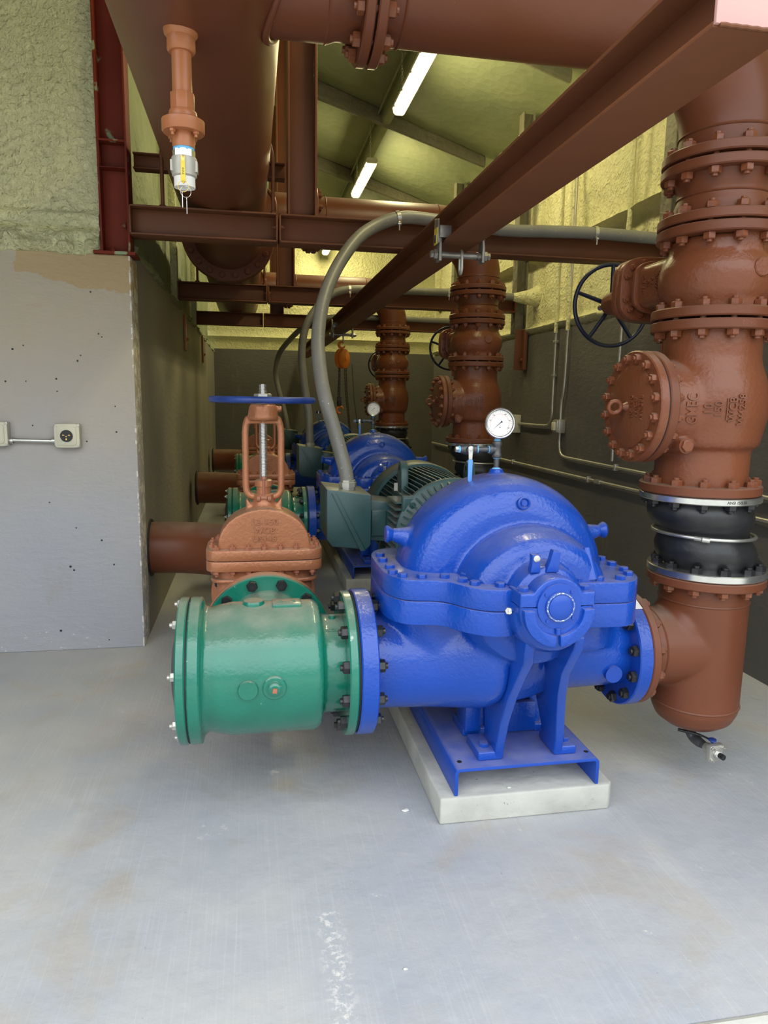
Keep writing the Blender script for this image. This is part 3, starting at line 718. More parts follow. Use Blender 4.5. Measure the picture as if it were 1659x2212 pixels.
t = thing('disconnect_switch', 'cream disconnect switch box with red knob on the right wall behind the near gauge', 'switch', (XR, 6.6, 1.19))
mb = MB(); mb.bx(XR - .11, XR - .002, 6.50, 6.68, 1.10, 1.27); obj('enclosure', mb, 'cream', t, bevel=.006)
mb = MB(); mb.bx(XR - .15, XR - .108, 6.54, 6.62, 1.14, 1.22); obj('switch_plate', mb, 'yellow', t, bevel=.003)
mb = MB(); mb.bx(XR - .185, XR - .148, 6.56, 6.60, 1.13, 1.23); obj('switch_knob', mb, 'red', t, bevel=.006)
t = thing('junction_box', 'small grey metal switch box with hinged cover on the right wall between two conduits', 'electrical box', (XR, 5.56, 1.2))
mb = MB(); mb.bx(XR - .06, XR - .002, 5.51, 5.61, 1.145, 1.255); obj('enclosure', mb, 'galv', t, bevel=.003)
mb = MB(); mb.bx(XR - .075, XR - .058, 5.515, 5.605, 1.15, 1.25); cv = obj('cover', mb, 'galv', t, bevel=.004)
mb = MB(); mb.bx(XR - .095, XR - .074, 5.535, 5.585, 1.165, 1.235); obj('switch_cap', mb, 'cream', cv, bevel=.006)

# ------------------------------------------------------------------ outlets on the block wall
yw = 4.0
def outlet_box(x, z, label):
    t = thing('outlet_box', label, 'electrical outlet', (x, yw, z))
    mb = MB(); mb.bx(x - .061, x + .061, yw - .05, yw - .001, z - .061, z + .061); obj('metal_box', mb, 'galv', t, bevel=.003)
    mb = MB(); mb.prism(superell(.062, .062, 7, 40, x, z), 'xz', yw - .058, yw - .050)
    p = obj('cover_plate', mb, 'cream', t, bevel=.002)
    mb = MB(); mb.prism(superell(.047, .050, 7, 40, x, z), 'xz', yw - .063, yw - .057); obj('raised_panel', mb, 'cream', p, bevel=.0015)
    for a in (-1, 1):
        for b in (-1, 1): bolt(t, (x + a * .050, yw - .058, z + b * .050), '-y', .004, 'galv', kind='head', name='screw')
    return t, p
t, p = outlet_box(-.945, 1.183, 'square cream outlet box with a round black socket on the grey block wall')
mb = MB(); mb.lathe([(0, 0), (.029, 0), (.031, .003), (.031, .005), (.029, .008), (0, .008)], (-.945, yw - .063, 1.183), '-y', 36); s_ = obj('socket_face', mb, 'ink', t, label='round black socket')
mb = MB()
for dx, dz, w, h in ((-.014, .004, .010, .004), (.014, .004, .010, .004), (0, -.003, .005, .005), (0, -.017, .007, .009)): mb.bx(-.945 + dx - w / 2, -.945 + dx + w / 2, yw - .0725, yw - .0708, 1.183 + dz - h / 2, 1.183 + dz + h / 2)
obj('socket_slots', mb, 'brass', s_)
t, p = outlet_box(-1.293, 1.190, 'square cream outlet box cut off by the left edge of the photo')
mb = MB(); mb.bx(-1.318, -1.278, yw - .069, yw - .062, 1.155, 1.225); s_ = obj('socket_face', mb, 'white', t, bevel=.003)
mb = MB(); mb.bx(-1.288, -1.284, yw - .0702, yw - .0688, 1.20, 1.208); mb.bx(-1.288, -1.284, yw - .0702, yw - .0688, 1.17, 1.178); obj('socket_slots', mb, 'ink', s_)
t = thing('outlet_conduit', 'short shiny metal conduit joining the two outlet boxes on the block wall', 'conduit', (-1.12, yw, 1.155))
mb = MB(); mb.cyl((-1.235, yw - .025, 1.158), (-1.003, yw - .025, 1.153), .0115, seg=20); obj('conduit_pipe', mb, 'zinc', t)
for x in (-1.225, -1.015): mb = MB(); mb.lathe([(.012, 0), (.016, 0), (.016, .022), (.012, .022)], (x - .01, yw - .025, 1.155), 'x', 20); obj('connector', mb, 'zinc', t)

# ------------------------------------------------------------------ header pipe
HX, HZ, HR = -.154, 2.62, .265
t = thing('header_pipe', 'fat brown header pipe running away overhead along the left side', 'pipe', (HX, 5, HZ))
mb = MB(); mb.lathe([(0, -.12), (.12, -.10), (.21, -.06), (HR, 0), (HR, 4.38)], (HX, 1.42, HZ), 'y', 64); obj('pipe_barrel', mb, 'oxide', t)
mb = MB(); mb.lathe([(HR, 0), (HR, 3.9), (.2, 4.0), (0, 4.05)], (HX, 5.8, HZ), 'y', 64); obj('pipe_barrel', mb, 'oxide', t)
for yy, h in ((5.748, .046), (5.804, .046)):
    mb = MB(); mb.disc((HX, yy, HZ), 'y', .350, h, seg=64, hole=.262); obj('flange', mb, 'oxide', t)
mb = MB(); mb.disc((HX, 5.793, HZ), 'y', .31, .012, seg=64, hole=.26); obj('gasket', mb, 'black', t)
bolt_circle(t, (HX, 5.799, HZ), 'y', .31, 20, .023, 'oxide', g=.103)
for yy in (1.42,): mb = MB(); mb.torus((HX, yy, HZ), 'y', HR, .004, 64, 6); obj('weld_bead', mb, 'oxide', t)

# drain assembly with ball valve and keys, hanging under the header near the doorway
dx_, dy_ = -.172, 2.14
t = thing('drain_valve', 'orange-brown drain fitting with silver ball valve and keys hanging under the fat header pipe', 'valve', (dx_, dy_, 2.36))
mb = MB(); mb.lathe([(0, 0), (.046, .004), (.044, .014), (.037, .022), (.0375, .052), (.033, .058), (0, .058)], (dx_, dy_, 2.366), '-z', 32); obj('weld_outlet', mb, 'orange_br', t)
mb = MB(); mb.cyl((dx_, dy_, 2.31), (dx_, dy_, 2.20), .0262); obj('nipple', mb, 'orange_br', t)
mb = MB(); mb.lathe([(0, 0), (.0335, 0), (.0335, .046), (0, .046)], (dx_, dy_, 2.206), '-z', 8, PI / 8); mb.lathe([(0, .0), (.036, .0), (.038, .01), (.038, .03), (0, .03)], (dx_, dy_, 2.162), '-z', 32); obj('union_body', mb, 'orange_br', t, bevel=.002)
mb = MB(); mb.lathe([(0, 0), (.052, 0), (.057, .003), (.057, .030), (.054, .034), (0, .034)], (dx_, dy_, 2.140), '-z', 48); mb.lathe([(0, 0), (.030, 0), (.030, .05), (0, .05)], (dx_, dy_, 2.118), '-z', 32); obj('flange', mb, 'orange_br', t)
for q in range(4):
    a = PI / 4 + q * PI / 2 + .15
    bolt(t, (dx_ + .043 * math.cos(a), dy_ + .043 * math.sin(a), 2.106), '-z', .0085, 'orange_br', kind='nut')
mb = MB(); mb.cyl((dx_, dy_, 2.072), (dx_, dy_, 2.060), .0285); obj('thread_sealant', mb, 'sealant', t)
mb = MB(); mb.lathe([(0, 0), (.0305, 0), (.0305, .020), (0, .020)], (dx_, dy_, 2.062), '-z', 8); obj('hex_end', mb, 'zinc', t)
mb = MB(); mb.lathe([(0, 0), (.033, .001), (.0345, .006), (.0345, .030), (.033, .042), (.0335, .048), (.0290, .052), (0, .052)], (dx_, dy_, 2.044), '-z', 32)
for s_ in (-1, 1): mb.box((dx_ + s_ * .033, dy_, 2.02), (.006, .03, .028))
obj('valve_body', mb, 'castgrey', t)
mb = MB(); mb.lathe([(.0205, 0), (.0285, 0), (.0285, .028), (.0205, .028), (.0205, 0)], (dx_, dy_, 1.994), '-z', 32); mb.disc((dx_, dy_, 1.99), '-z', .021, .004); obj('valve_outlet', mb, 'white', t)
mb = MB(); mb.box((dx_, dy_ - .040, 2.028), (.010, .006, .022)); obj('lever_stem', mb, 'brass', t, bevel=.001)
mb = MB(); mb.prism([(dx_ - .0055, 2.024), (dx_ + .0055, 2.024), (dx_ + .0065, 1.972), (dx_, 1.966), (dx_ - .0065, 1.972)], 'xz', dy_ - .046, dy_ - .041); lv = obj('lever_handle', mb, 'yellow', t, bevel=.0008)
text_part('E-O-Z', .0065, lambda u, v, w: (dx_ + v, dy_ - .0458 - w, 1.997 - u), 'ink', lv, .0006, 'print_mark')
mb = MB(); mb.torus((dx_, dy_ - .048, 1.958), (.1, 1, 0), .0145, .0009, 28, 6); kr = obj('key_ring', mb, 'brass', t)
mb = MB(); mb.torus((dx_ + .006, dy_ - .048, 1.944), (-.3, 1, .2), .0140, .0009, 28, 6); kr2 = obj('key_ring', mb, 'zinc', t)
for kx, kz in ((dx_ - .003, 1.948), (dx_ + .008, 1.932)):
    mb = MB(); mb.lathe([(0, -.001), (.0055, -.001), (.0055, .001), (0, .001)], (kx, dy_ - .048, kz - .006), 'x', 16); mb.box((kx, dy_ - .048, kz - .028), (.0016, .003, .034)); obj('key', mb, 'zinc', kr2)

# ------------------------------------------------------------------ UNIT 1 (nearest the doorway); the other two are copies
UY = 2.30
unit = []          # (root, labels for copies)
def reg(t, l2, l3): unit.append((t, l2, l3)); return t

# concrete pad
mb = MB()
P0 = [(.600, 2.092), (1.205, 2.092), (1.222, 2.11), (1.222, 4.25), (.600, 4.25)]
mb.prism(P0, 'xy', 0, .093)
pad = obj('concrete_pad', mb, 'pad', bevel=.007, bseg=3, loc=(.91, 3.2, 0), label='pale concrete plinth under the near blue pump', cat='plinth', group='pump plinths')
reg(pad, 'pale concrete plinth under the middle blue pump', 'pale concrete plinth under the farthest blue pump')

# folded channel base
t = reg(thing('pump_base_frame', 'blue folded steel channel base frame under the near blue pump', 'base frame', (.91, 3.1, .093), 'blue channel base frames'),
        'dark blue channel base frame under the middle pump', 'dark blue channel base frame under the farthest pump')
x0, x1, zt, zb, th, rr = .651, 1.168, .190, .0935, .012, .02
def arc(cx, cz, r, a0, a1, n=6): return [(cx + r * math.cos(math.radians(a0 + (a1 - a0) * i / n)), cz + r * math.sin(math.radians(a0 + (a1 - a0) * i / n))) for i in range(n + 1)]
prof = [(x0, zb)] + arc(x0 + rr, zt - rr, rr, 180, 90) + arc(x1 - rr, zt - rr, rr, 90, 0) + [(x1, zb), (x1 - th, zb)] + arc(x1 - rr, zt - rr, rr - th, 0, 90) + arc(x0 + rr, zt - rr, rr - th, 90, 180) + [(x0 + th, zb)]
mb = MB(); mb.prism(prof, 'xz', 2.102, 4.15); obj('channel_plate', mb, 'blue_s', t, bevel=.001, ang=25)
for xx in (x0 + .028, x1 - .028):
    mb = MB(); mb.disc((xx, 2.15, zt - .001), 'z', .0085, .0018, .0002, 20); obj('bolt_hole', mb, 'black', t)

# ---------------- pump
CX, CZ, PR = .845, .785, .370       # casing centre, parting plane, volute radius
SXX, SZ = .862, .818                 # shaft line
t = pump = reg(thing('centrifugal_pump', 'bright blue split-case pump nearest the camera, in front of the dark green motor', 'pump', (.86, UY, .19), 'blue split-case pumps'),
        'dark blue split-case pump behind the near motor, its round top casing showing', 'farthest dark blue split-case pump, mostly hidden behind the middle one')
# lower casing, suction and discharge nozzles as one casting
mb = MB()
mb.lathe([(0, -.17), (.30, -.17), (.365, -.13), (.388, -.05), (.388, .05), (.365, .13), (.30, .17), (0, .17)], (.835, UY, .748), 'y', 64)
mb.lathe([(0, -.330), (.16, -.330), (.195, -.315), (.225, -.24), (.235, -.15), (.235, .15), (.225, .24), (.195, .315), (.16, .33), (0, .33)], (.86, UY, CZ), 'y', 48)
sec = [(.35, .162, .162, .515), (.42, .163, .163, .515), (.50, .166, .166, .515), (.57, .178, .172, .520), (.64, .205, .184, .530), (.70, .245, .196, .543), (.745, .275, .205, .553), (.79, .275, .205, .565), (.83, .22, .19, .58), (.88, .14, .15, .60)]
rg = []
for x_, ry, rz, zc in sec: rg.append([mb.bm.verts.new((x_, UY + u, zc + v)) for u, v in superell(ry, rz, 2.15, 48)])
for A, B in zip(rg, rg[1:]):
    for i in range(48): mb.bm.faces.new((A[i], A[(i + 1) % 48], B[(i + 1) % 48], B[i]))
mb.bm.faces.new(rg[0]); mb.bm.faces.new(rg[-1])
mb.cyl((1.34, UY, .513), (.95, UY, .575), .134, .20)
mb.cyl((.545, UY, .50), (.545, UY, .75), .132)
mb.cyl((1.10, UY - .08, .58), (1.10, UY - .08, .74), .13)
obj('casing_lower', mb, 'blue', t, remesh=(.0085, 9, (0, 0, .716), (0, 0, 1)))
# parting flanges
def rnd(pts, r, n=5):
    o = []; L = len(pts)
    for i in range(L):
        p = Vector(pts[i]).to_2d(); a = Vector(pts[i - 1]).to_2d(); b = Vector(pts[(i + 1) % L]).to_2d()
        ra = min(r, (a - p).length * .48); rb = min(r, (b - p).length * .48); rr_ = min(ra, rb)
        A = p + (a - p).normalized() * rr_; B = p + (b - p).normalized() * rr_
        for k in range(n + 1):
            s_ = k / n; q = A * (1 - s_) ** 2 + p * 2 * s_ * (1 - s_) + B * s_ ** 2; o.append((q.x, q.y))
    return o
half = [(.408, 0), (.412, -.15), (.455, -.235), (.575, -.250), (.625, -.335), (.690, -.385), (.772, -.385), (.772, -.30), (.955, -.30), (.955, -.335), (1.165, -.345), (1.222, -.27), (1.235, -.12), (1.235, 0)]
full = half + [(x, -y) for x, y in half[::-1] if y != 0]
out = rnd([(x, UY + y) for x, y in full], .07)
mb = MB(); mb.prism(out, 'xy', .708, .7835); obj('lower_parting_flange', mb, 'blue', t, bevel=.003)
mb = MB(); mb.prism(out, 'xy', .7855, .852); obj('upper_parting_flange', mb, 'blue', t, bevel=.004)
for (x, y) in [(.440, -.08), (.436, -.15), (.458, -.195), (.515, -.215), (.587, -.222), (.655, -.22), (.60 + .03, -.275), (.655, -.315), (.725, -.345), (.985, -.315), (1.06, -.31), (1.135, -.305), (1.19, -.255), (1.205, -.20), (1.205, -.12), (1.208, -.04), (1.205, .05), (.435, 0.02), (.44, .1)]:
    bolt(t, (x, UY + y, .852), 'z', .0165, 'blue_s', kind='head', spin=random.random())
mb = MB(); mb.disc((.80 - .0, UY - .355, .852), 'z', .008, .001, .0002, 14); obj('bolt_hole', mb, 'black', t)
# upper casing (half-round volute with the inner suction dome)
mb = MB()
pr = [(0, -.165), (.25, -.165), (.285, -.155), (.315, -.138), (.336, -.115), (.350, -.085), (.356, -.05), (.357, 0)]
pr = pr + [(r, -h) for r, h in pr[::-1][1:]]
mb.lathe(pr, (0, 0, 0), 'y', 96)
for v in mb.bm.verts: v.co = V(v.co.x + .836, v.co.y + UY, v.co.z * 1.036 + CZ)
m2 = MB(); m2.lathe([(0, -.325), (.16, -.325), (.195, -.315), (.222, -.295), (.238, -.262), (.245, -.22), (.248, 0), (.245, .22), (.238, .262), (.222, .295), (.195, .315), (0, .325)], (0, 0, 0), 'y', 72)
for v in m2.bm.verts: v.co = V(v.co.x + .877, v.co.y + UY, v.co.z * .90 + CZ)
tm = bpy.data.meshes.new('tmp'); m2.bm.to_mesh(tm); m2.bm.free(); mb.bm.from_mesh(tm); bpy.data.meshes.remove(tm)
mb.lathe([(0, -.40), (.085, -.40), (.112, -.385), (.118, -.35), (.118, -.25), (0, -.25)], (SXX, UY, SZ - .01), 'y', 40)
mb.cyl((.455, UY - .005, .952), (.56, UY, .93), .020, .05)
mb.cyl((1.215, UY - .005, .952), (1.10, UY, .93), .020, .05)
mb.cyl((.82, UY, 1.14), (.82, UY, 1.172), .028, .022)
obj('casing_upper', mb, 'blue', t, remesh=(.0065, 4, (0, 0, .851), (0, 0, -1)))
for s_, xx in ((-1, .452), (1, 1.218)):
    mb = MB(); mb.lathe([(0, 0), (.019, 0), (.027, .012), (.030, .018), (.027, .024), (0, .027)], (xx - s_ * .010, UY - .005, .952), (s_, 0, 0.02), 28); obj('lifting_lug', mb, 'blue_s', t)
mb = MB(); mb.lathe([(.012, 0), (.021, 0), (.021, .010), (.016, .012), (.012, .006), (.009, .006), (.009, .012), (0, .012)], (.860, UY - .158, 1.075), (0, -1, .14), 28); obj('vent_plug', mb, 'blue_s', t)
# clip lugs on the stuffing-box neck
for xx, pf in ((.812, [(-.016, .905), (.016, .905), (.012, .935), (.014, .958), (-.013, .960), (-.012, .935)]), (.866, [(-.022, .905), (.018, .905), (.022, .965), (-.002, .972), (-.010, .940)])):
    mb = MB(); mb.prism([(xx + u, z) for u, z in pf], 'xz', UY - .40, UY - .375); lug = obj('clip_lug', mb, 'blue_s', t, bevel=.003)
mb = MB(); mb.lathe([(0, 0), (.010, 0), (.010, .004), (.004, .006), (0, .006)], (.812, UY - .400, .948), '-y', 16); obj('stainless_screw', mb, 'stainless', t)
mb = MB(); mb.lathe([(0, 0), (.03, 0), (.012, .10), (0, .10)], (1.035, UY - .30, .853), (-.06, .25, 1), 14); obj('cast_spike', mb, 'blue_s', t)
# bearing housing
YBF = UY - .455        # front face
mb = MB()
mb.lathe([(0, 0), (.080, .0), (.100, .012), (.118, .045), (.122, .09), (.115, .15), (0, .15)], (SXX, YBF - .005, SZ - .035), 'y', 48)
mb.lathe([(0, 0), (.105, .0), (.115, .01), (.115, .14), (0, .14)], (SXX, YBF, SZ - .005), 'y', 48)
obj('bearing_housing', mb, 'blue', t, remesh=(.005, 4, (0, 0, SZ - .001), (0, 0, 1)))
mb = MB()
mb.lathe([(0, 0), (.082, 0), (.086, .004), (.086, .12), (0, .12)], (SXX, YBF - .002, SZ), 'y', 48)
mb.bx(SXX - .115, SXX + .115, YBF, YBF + .10, SZ - .01, SZ + .040)
obj('bearing_cap', mb, 'blue', t, remesh=(.004, 3, (0, 0, SZ + .001), (0, 0, -1)))
for s_ in (-1, 1): bolt(t, (SXX + s_ * .094, YBF + .035, SZ + .039), 'z', .0165, 'blue_s', kind='head')
mb = MB(); mb.lathe([(0, 0), (.063, 0), (.066, .003), (.066, .010), (.045, .012), (.043, .012), (.043, .016), (.038, .020), (0, .020)], (SXX, YBF + .001, SZ + .003), '-y', 56); cp = obj('end_cover', mb, 'blue_s', t)
mb = MB(); mb.torus((SXX, YBF - .0185, SZ + .003), 'y', .0405, .0026, 48, 8); obj('seal_ring', mb, 'scuffed', cp, label='scuffed pale ring')
mb = MB(); mb.lathe([(0, 0), (.036, 0), (.036, .003), (.026, .008), (.012, .010), (0, .010)], (SXX, YBF - .019, SZ + .003), '-y', 40); obj('shaft_cap', mb, 'blue_s', cp)
for q in range(4):
    a = PI * (.28 + q * .5); bolt(t, (SXX + .055 * math.cos(a), YBF - .010, SZ + .003 + .055 * math.sin(a)), '-y', .0055, 'blue_s', kind='head', name='screw')
# U-shaped bracket under the end cover, split in the middle
def ring_sector(mb, c, r0, r1, a0, a1, y0, y1, n=18):
    o = [(c[0] + r1 * math.cos(math.radians(a0 + (a1 - a0) * i / n)), c[1] + r1 * math.sin(math.radians(a0 + (a1 - a0) * i / n))) for i in range(n + 1)]
    i_ = [(c[0] + r0 * math.cos(math.radians(a1 + (a0 - a1) * i / n)), c[1] + r0 * math.sin(math.radians(a1 + (a0 - a1) * i / n))) for i in range(n + 1)]
    mb.prism(o + i_, 'xz', y0, y1)
for a0, a1, sx in ((178, 266, -1), (274, 362, 1)):
    mb = MB(); ring_sector(mb, (SXX, SZ - .010), .074, .108, a0, a1, YBF - .018, YBF + .02); obj('bearing_bracket', mb, 'blue', t, bevel=.004)
mb = MB(); mb.cyl((SXX, YBF - .010, SZ - .063), (SXX, YBF - .010, SZ - .080), .008, seg=14); obj('grease_drain', mb, 'blue_s', t)
# swing bolts of the gland left of the housing
for z_ in (.835, .800):
    mb = MB(); mb.cyl((.800, YBF + .075, z_), (.722, YBF + .105, z_ - .02), .006, seg=12); mb.torus((.735, YBF + .095, z_ - .02), (.3, 1, 0), .012, .004, 20, 8); obj('swing_bolt', mb, 'blue_s', t)
mb = MB(); mb.hexp((.742, YBF + .07, .79), (-.5, -.8, .1), .012, .012); mb.cyl((.742, YBF + .07, .79), (.735, YBF + .045, .792), .005, seg=10); obj('gland_nut', mb, 'stainless', t)
mb = MB(); mb.lathe([(0, 0), (.02, 0), (.024, .003), (.024, .03), (0, .03)], (1.05, UY - .225, .645), (.05, -1, 0), 24); obj('drain_boss', mb, 'blue_s', t)
mb = MB(); mb.cyl((1.225, UY - .05, .475), (1.222, UY - .158, .472), .030, seg=32); obj('drain_boss', mb, 'blue_s', t)
# pedestals: two ribs in front, two behind
for side, (fy, sg) in enumerate(((0, 1), (0, -1))):
    for s_, xt, xb in ((-1, .800, .816), (1, .955, 1.030)):
        mb = MB()
        Yf = lambda d: UY - sg * d
        # web plate lofted from the bearing housing down to the foot
        st = [(.71, xt, .425, .20), (.67, xt, .415, .16), (.62, xt + .1 * (xb - xt) - .010 * s_, .385, .10), (.56, xt + .2 * (xb - xt) - .012 * s_, .335, .06), (.46, xt + .42 * (xb - xt) - .006 * s_, .27, .04), (.35, xt + .7 * (xb - xt), .215, .04), (.25, xb, .170, .04), (.192, xb, .158, .04)]
        rings = []
        for z, x, a, b in st:
            w_ = .016
            rings.append([mb.bm.verts.new(p) for p in ((x - w_, Yf(a), z), (x + w_, Yf(a), z), (x + w_, Yf(b), z), (x - w_, Yf(b), z))])
        for A, B in zip(rings, rings[1:]):
            for k_ in range(4): mb.bm.faces.new((A[k_], A[(k_ + 1) % 4], B[(k_ + 1) % 4], B[k_]))
        mb.bm.faces.new(rings[0]); mb.bm.faces.new(rings[-1][::-1])
        fa, fb = sorted((Yf(.160), Yf(.02)))
        if s_ < 0: mb.bx(.742, xb + .0125, fa, fb, .1905, .222)
        else: mb.bx(xb - .0125, 1.098, fa, fb, .1905, .222)
        obj('pedestal_leg', mb, 'blue', t, bevel=.006, bseg=3)
        bolt(t, (.775 if s_ < 0 else 1.070, Yf(.115), .222), 'z', .017, 'blue_s', kind='head')
mb = MB(); mb.bx(.83, 1.02, UY + .02, UY + .05, .195, .31); mb.bx(.74, .80, UY - .01, UY + .1, .222, .36); obj('pedestal_web', mb, 'blue', t, bevel=.006)
text_part('Z63', .035, lambda u, v, w: (.905 + u, UY + .019 - w, .265 + v), 'blue_s', t, .003)
# nozzle flanges
mb = MB(); mb.disc((.329, UY, .513), 'x', .245, .056, .004, 64, hole=.15); obj('suction_flange', mb, 'blue', t)
mb = MB(); mb.disc((1.292, UY, .513), 'x', .206, .050, .004, 64, hole=.12); obj('discharge_flange', mb, 'blue', t)
mb = MB(); mb.prism([(.385, .70), (.43, .73), (.50, .735), (.50, .62), (.385, .62)], 'xz', UY - .02, UY + .02); obj('nozzle_gusset', mb, 'blue', t, bevel=.005)
mb = MB(); mb.disc((.322, UY, .513), 'x', .236, .007, .001, 64, hole=.15); obj('suction_gasket', mb, 'black', t)
bolt_circle(t, (.339, UY, .513), 'x', .213, 12, .0205, 'black_nut', g=.094)
bolt_circle(t, (1.292, UY, .513), '-x', .178, 12, .0205, 'black_nut', kind='nut')
mb = MB(); mb.box((1.318, UY - .085, .703), (.040, .062, .0015), Matrix.Rotation(math.radians(24), 4, 'X')); stk = obj('paper_sticker', mb, 'white', t, label='white barcode sticker')
mb = MB()
for i in range(12): mb.box((1.302, UY - .085 - .025 + i * .0042, .7042 - .0105 + i * .00187), (.008, .0012 + .001 * (i % 3 == 0), .0012), Matrix.Rotation(math.radians(24), 4, 'X'))
obj('print_mark', mb, 'ink', stk)

# ---------------- gauge assembly on top of the pump
t = reg(thing('pressure_gauge', 'round silver pressure gauge with blue-handled ball valve on top of the near blue pump', 'gauge', (.82, UY, 1.17), 'pressure gauges on the pumps'),
        'small round pressure gauge on top of the middle blue pump', 'pressure gauge and valve on the farthest pump, partly behind the grey conduit')
gx = .82
mb = MB(); mb.lathe([(0, 0), (.017, 0), (.013, .006), (.008, .009), (0, .009)], (gx, UY, 1.168), 'z', 20); obj('thread_sealant', mb, 'sealant', t)
mb = MB(); mb.cyl((gx, UY, 1.172), (gx, UY, 1.212), .0095, seg=20); obj('nipple', mb, 'iron', t)
mb = MB()
mb.lathe([(0, 0), (.0135, 0), (.0165, .004), (.0165, .014), (.014, .018), (.014, .040), (.0165, .044), (.0165, .054), (.0135, .058), (0, .058)], (gx, UY, 1.208), 'z', 24)
mb.lathe([(0, 0), (.013, 0), (.013, .016), (.0160, .018), (.0160, .028), (0, .028)], (gx, UY, 1.237), '-x', 24); obj('pipe_tee', mb, 'iron', t)
for p0_, p1_, r0_, r1_ in (((gx - .027, UY, 1.237), (gx - .031, UY, 1.237), .0125, .0125), ((gx - .068, UY, 1.237), (gx - .072, UY, 1.237), .0125, .0125), ((gx, UY, 1.265), (gx, UY, 1.274), .0125, .009), ((gx, UY, 1.206), (gx, UY, 1.209), .0115, .0115), ((gx - .130, UY, 1.237), (gx - .136, UY, 1.237), .0115, .0115)):
    mb = MB(); mb.cyl(p0_, p1_, r0_, r1_, seg=20); obj('thread_sealant', mb, 'sealant', t)
mb = MB(); mb.cyl((gx - .028, UY, 1.237), (gx - .070, UY, 1.237), .0098, seg=20); obj('nipple', mb, 'iron', t)
mb = MB(); mb.lathe([(0, 0), (.0140, 0), (.0145, .012), (.017, .014), (.017, .020), (.0155, .022), (.018, .030), (.018, .040), (.014, .052), (.0135, .058), (0, .058)], (gx - .072, UY, 1.237), '-x', 24); mb.lathe([(0, 0), (.010, 0), (.010, .02), (0, .02)], (gx - .105, UY - .012, 1.237), '-y', 16); bv_ = obj('ball_valve', mb, 'iron', t)
mb = MB(); mb.hexp((gx - .135, UY, 1.237), '-x', .0105, .012); obj('pipe_plug', mb, 'zinc', t)
mb = MB(); mb.prism([(gx - .113, 1.246), (gx - .108, 1.250), (gx - .100, 1.250), (gx - .096, 1.246), (gx - .098, 1.205), (gx - .110, 1.205)], 'xz', UY - .038, UY - .034); mb.hexp((gx - .1045, UY - .038, 1.240), '-y', .006, .005); obj('lever_stem', mb, 'stainless', bv_, bevel=.0008)
mb = MB(); mb.prism([(gx - .1125, 1.206), (gx - .0965, 1.206), (gx - .0975, 1.136), (gx - .101, 1.130), (gx - .108, 1.130), (gx - .1115, 1.136)], 'xz', UY - .0405, UY - .034); lv = obj('lever_handle', mb, 'blue_grip', bv_, bevel=.0018)
mb = MB(); mb.hexp((gx, UY, 1.272), 'z', .0095, .010); obj('brass_stem', mb, 'brass', t)
gz = 1.326; gy = UY - .012; GA = (-.12, -1, .02)
mb = MB(); mb.lathe([(0, -.022), (.040, -.022), (.046, -.016), (.047, .006), (.0505, .008), (.0515, .012), (.0515, .016), (.0485, .019), (.0455, .0175), (.0445, .014), (.0445, .010), (0, .010)], (gx, gy, gz), GA, 56); gc = obj('gauge_case', mb, 'stainless', t)
F = frame((gx, gy, gz), GA)
mb = MB(); mb.lathe([(.0435, .0112), (.0447, .0112), (.0447, .0135), (.0435, .0135), (.0435, .0112)], (gx, gy, gz), GA, 56); obj('bezel_gasket', mb, 'ink', gc)
mb = MB(); mb.lathe([(0, .0103), (.0437, .0103), (.0437, .0112), (0, .0112)], (gx, gy, gz), GA, 48); dial = obj('dial_face', mb, 'white', t)
mb = MB()
for i in range(31):
    a = math.radians(225 - i * 9); r1 = .041; r0 = .038 if i % 5 else .0355
    c_ = F @ V(math.cos(a) * (r0 + r1) / 2, math.sin(a) * (r0 + r1) / 2, .0114)
    mb.box(c_, (r1 - r0, .0006, .0003), (F @ Matrix.Rotation(a, 4, 'Z')).to_3x3().to_4x4())
obj('scale_marks', mb, 'ink', dial)
mb = MB(); mb.tube([F @ V(.031 * math.cos(math.radians(a)), .031 * math.sin(math.radians(a)), .0113) for a in range(-45, 181, 9)], .0005, 6); mb.tube([F @ V(.033 * math.cos(math.radians(a)), .033 * math.sin(math.radians(a)), .0113) for a in range(180, 216, 9)], .0004, 6); obj('red_scale_arc', mb, 'redink', dial)
mb = MB(); a = math.radians(222)
d_ = V(math.cos(a), math.sin(a), 0); n_ = V(-math.sin(a), math.cos(a), 0)
q = [d_ * .030, n_ * .0011 - d_ * .004, d_ * -.009 + n_ * .004, d_ * -.009 - n_ * .004, n_ * -.0011 - d_ * .004]
vv = [mb.bm.verts.new(F @ (p + V(0, 0, .0120))) for p in q]; v2 = [mb.bm.verts.new(F @ (p + V(0, 0, .0126))) for p in q]
mb.bm.faces.new(vv); mb.bm.faces.new(v2[::-1])
for i in range(5): mb.bm.faces.new((vv[i], v2[i], v2[(i + 1) % 5], vv[(i + 1) % 5]))
obj('needle', mb, 'ink', dial)
for s_, a, r in (('0', 218, .032), ('50', 165, .0345), ('100', 130, .0345), ('200', 60, .034), ('300', 15, .033), ('400', -28, .033), ('psi', 270, .013)):
    if s_ == '0': continue
    a = math.radians(a)
    text_part(s_, .0052, lambda u, v, w, a=a, r=r: F @ V(r * math.cos(a) + u, r * math.sin(a) + v, .0112 + w), 'ink', dial, .0004, 'print_mark')

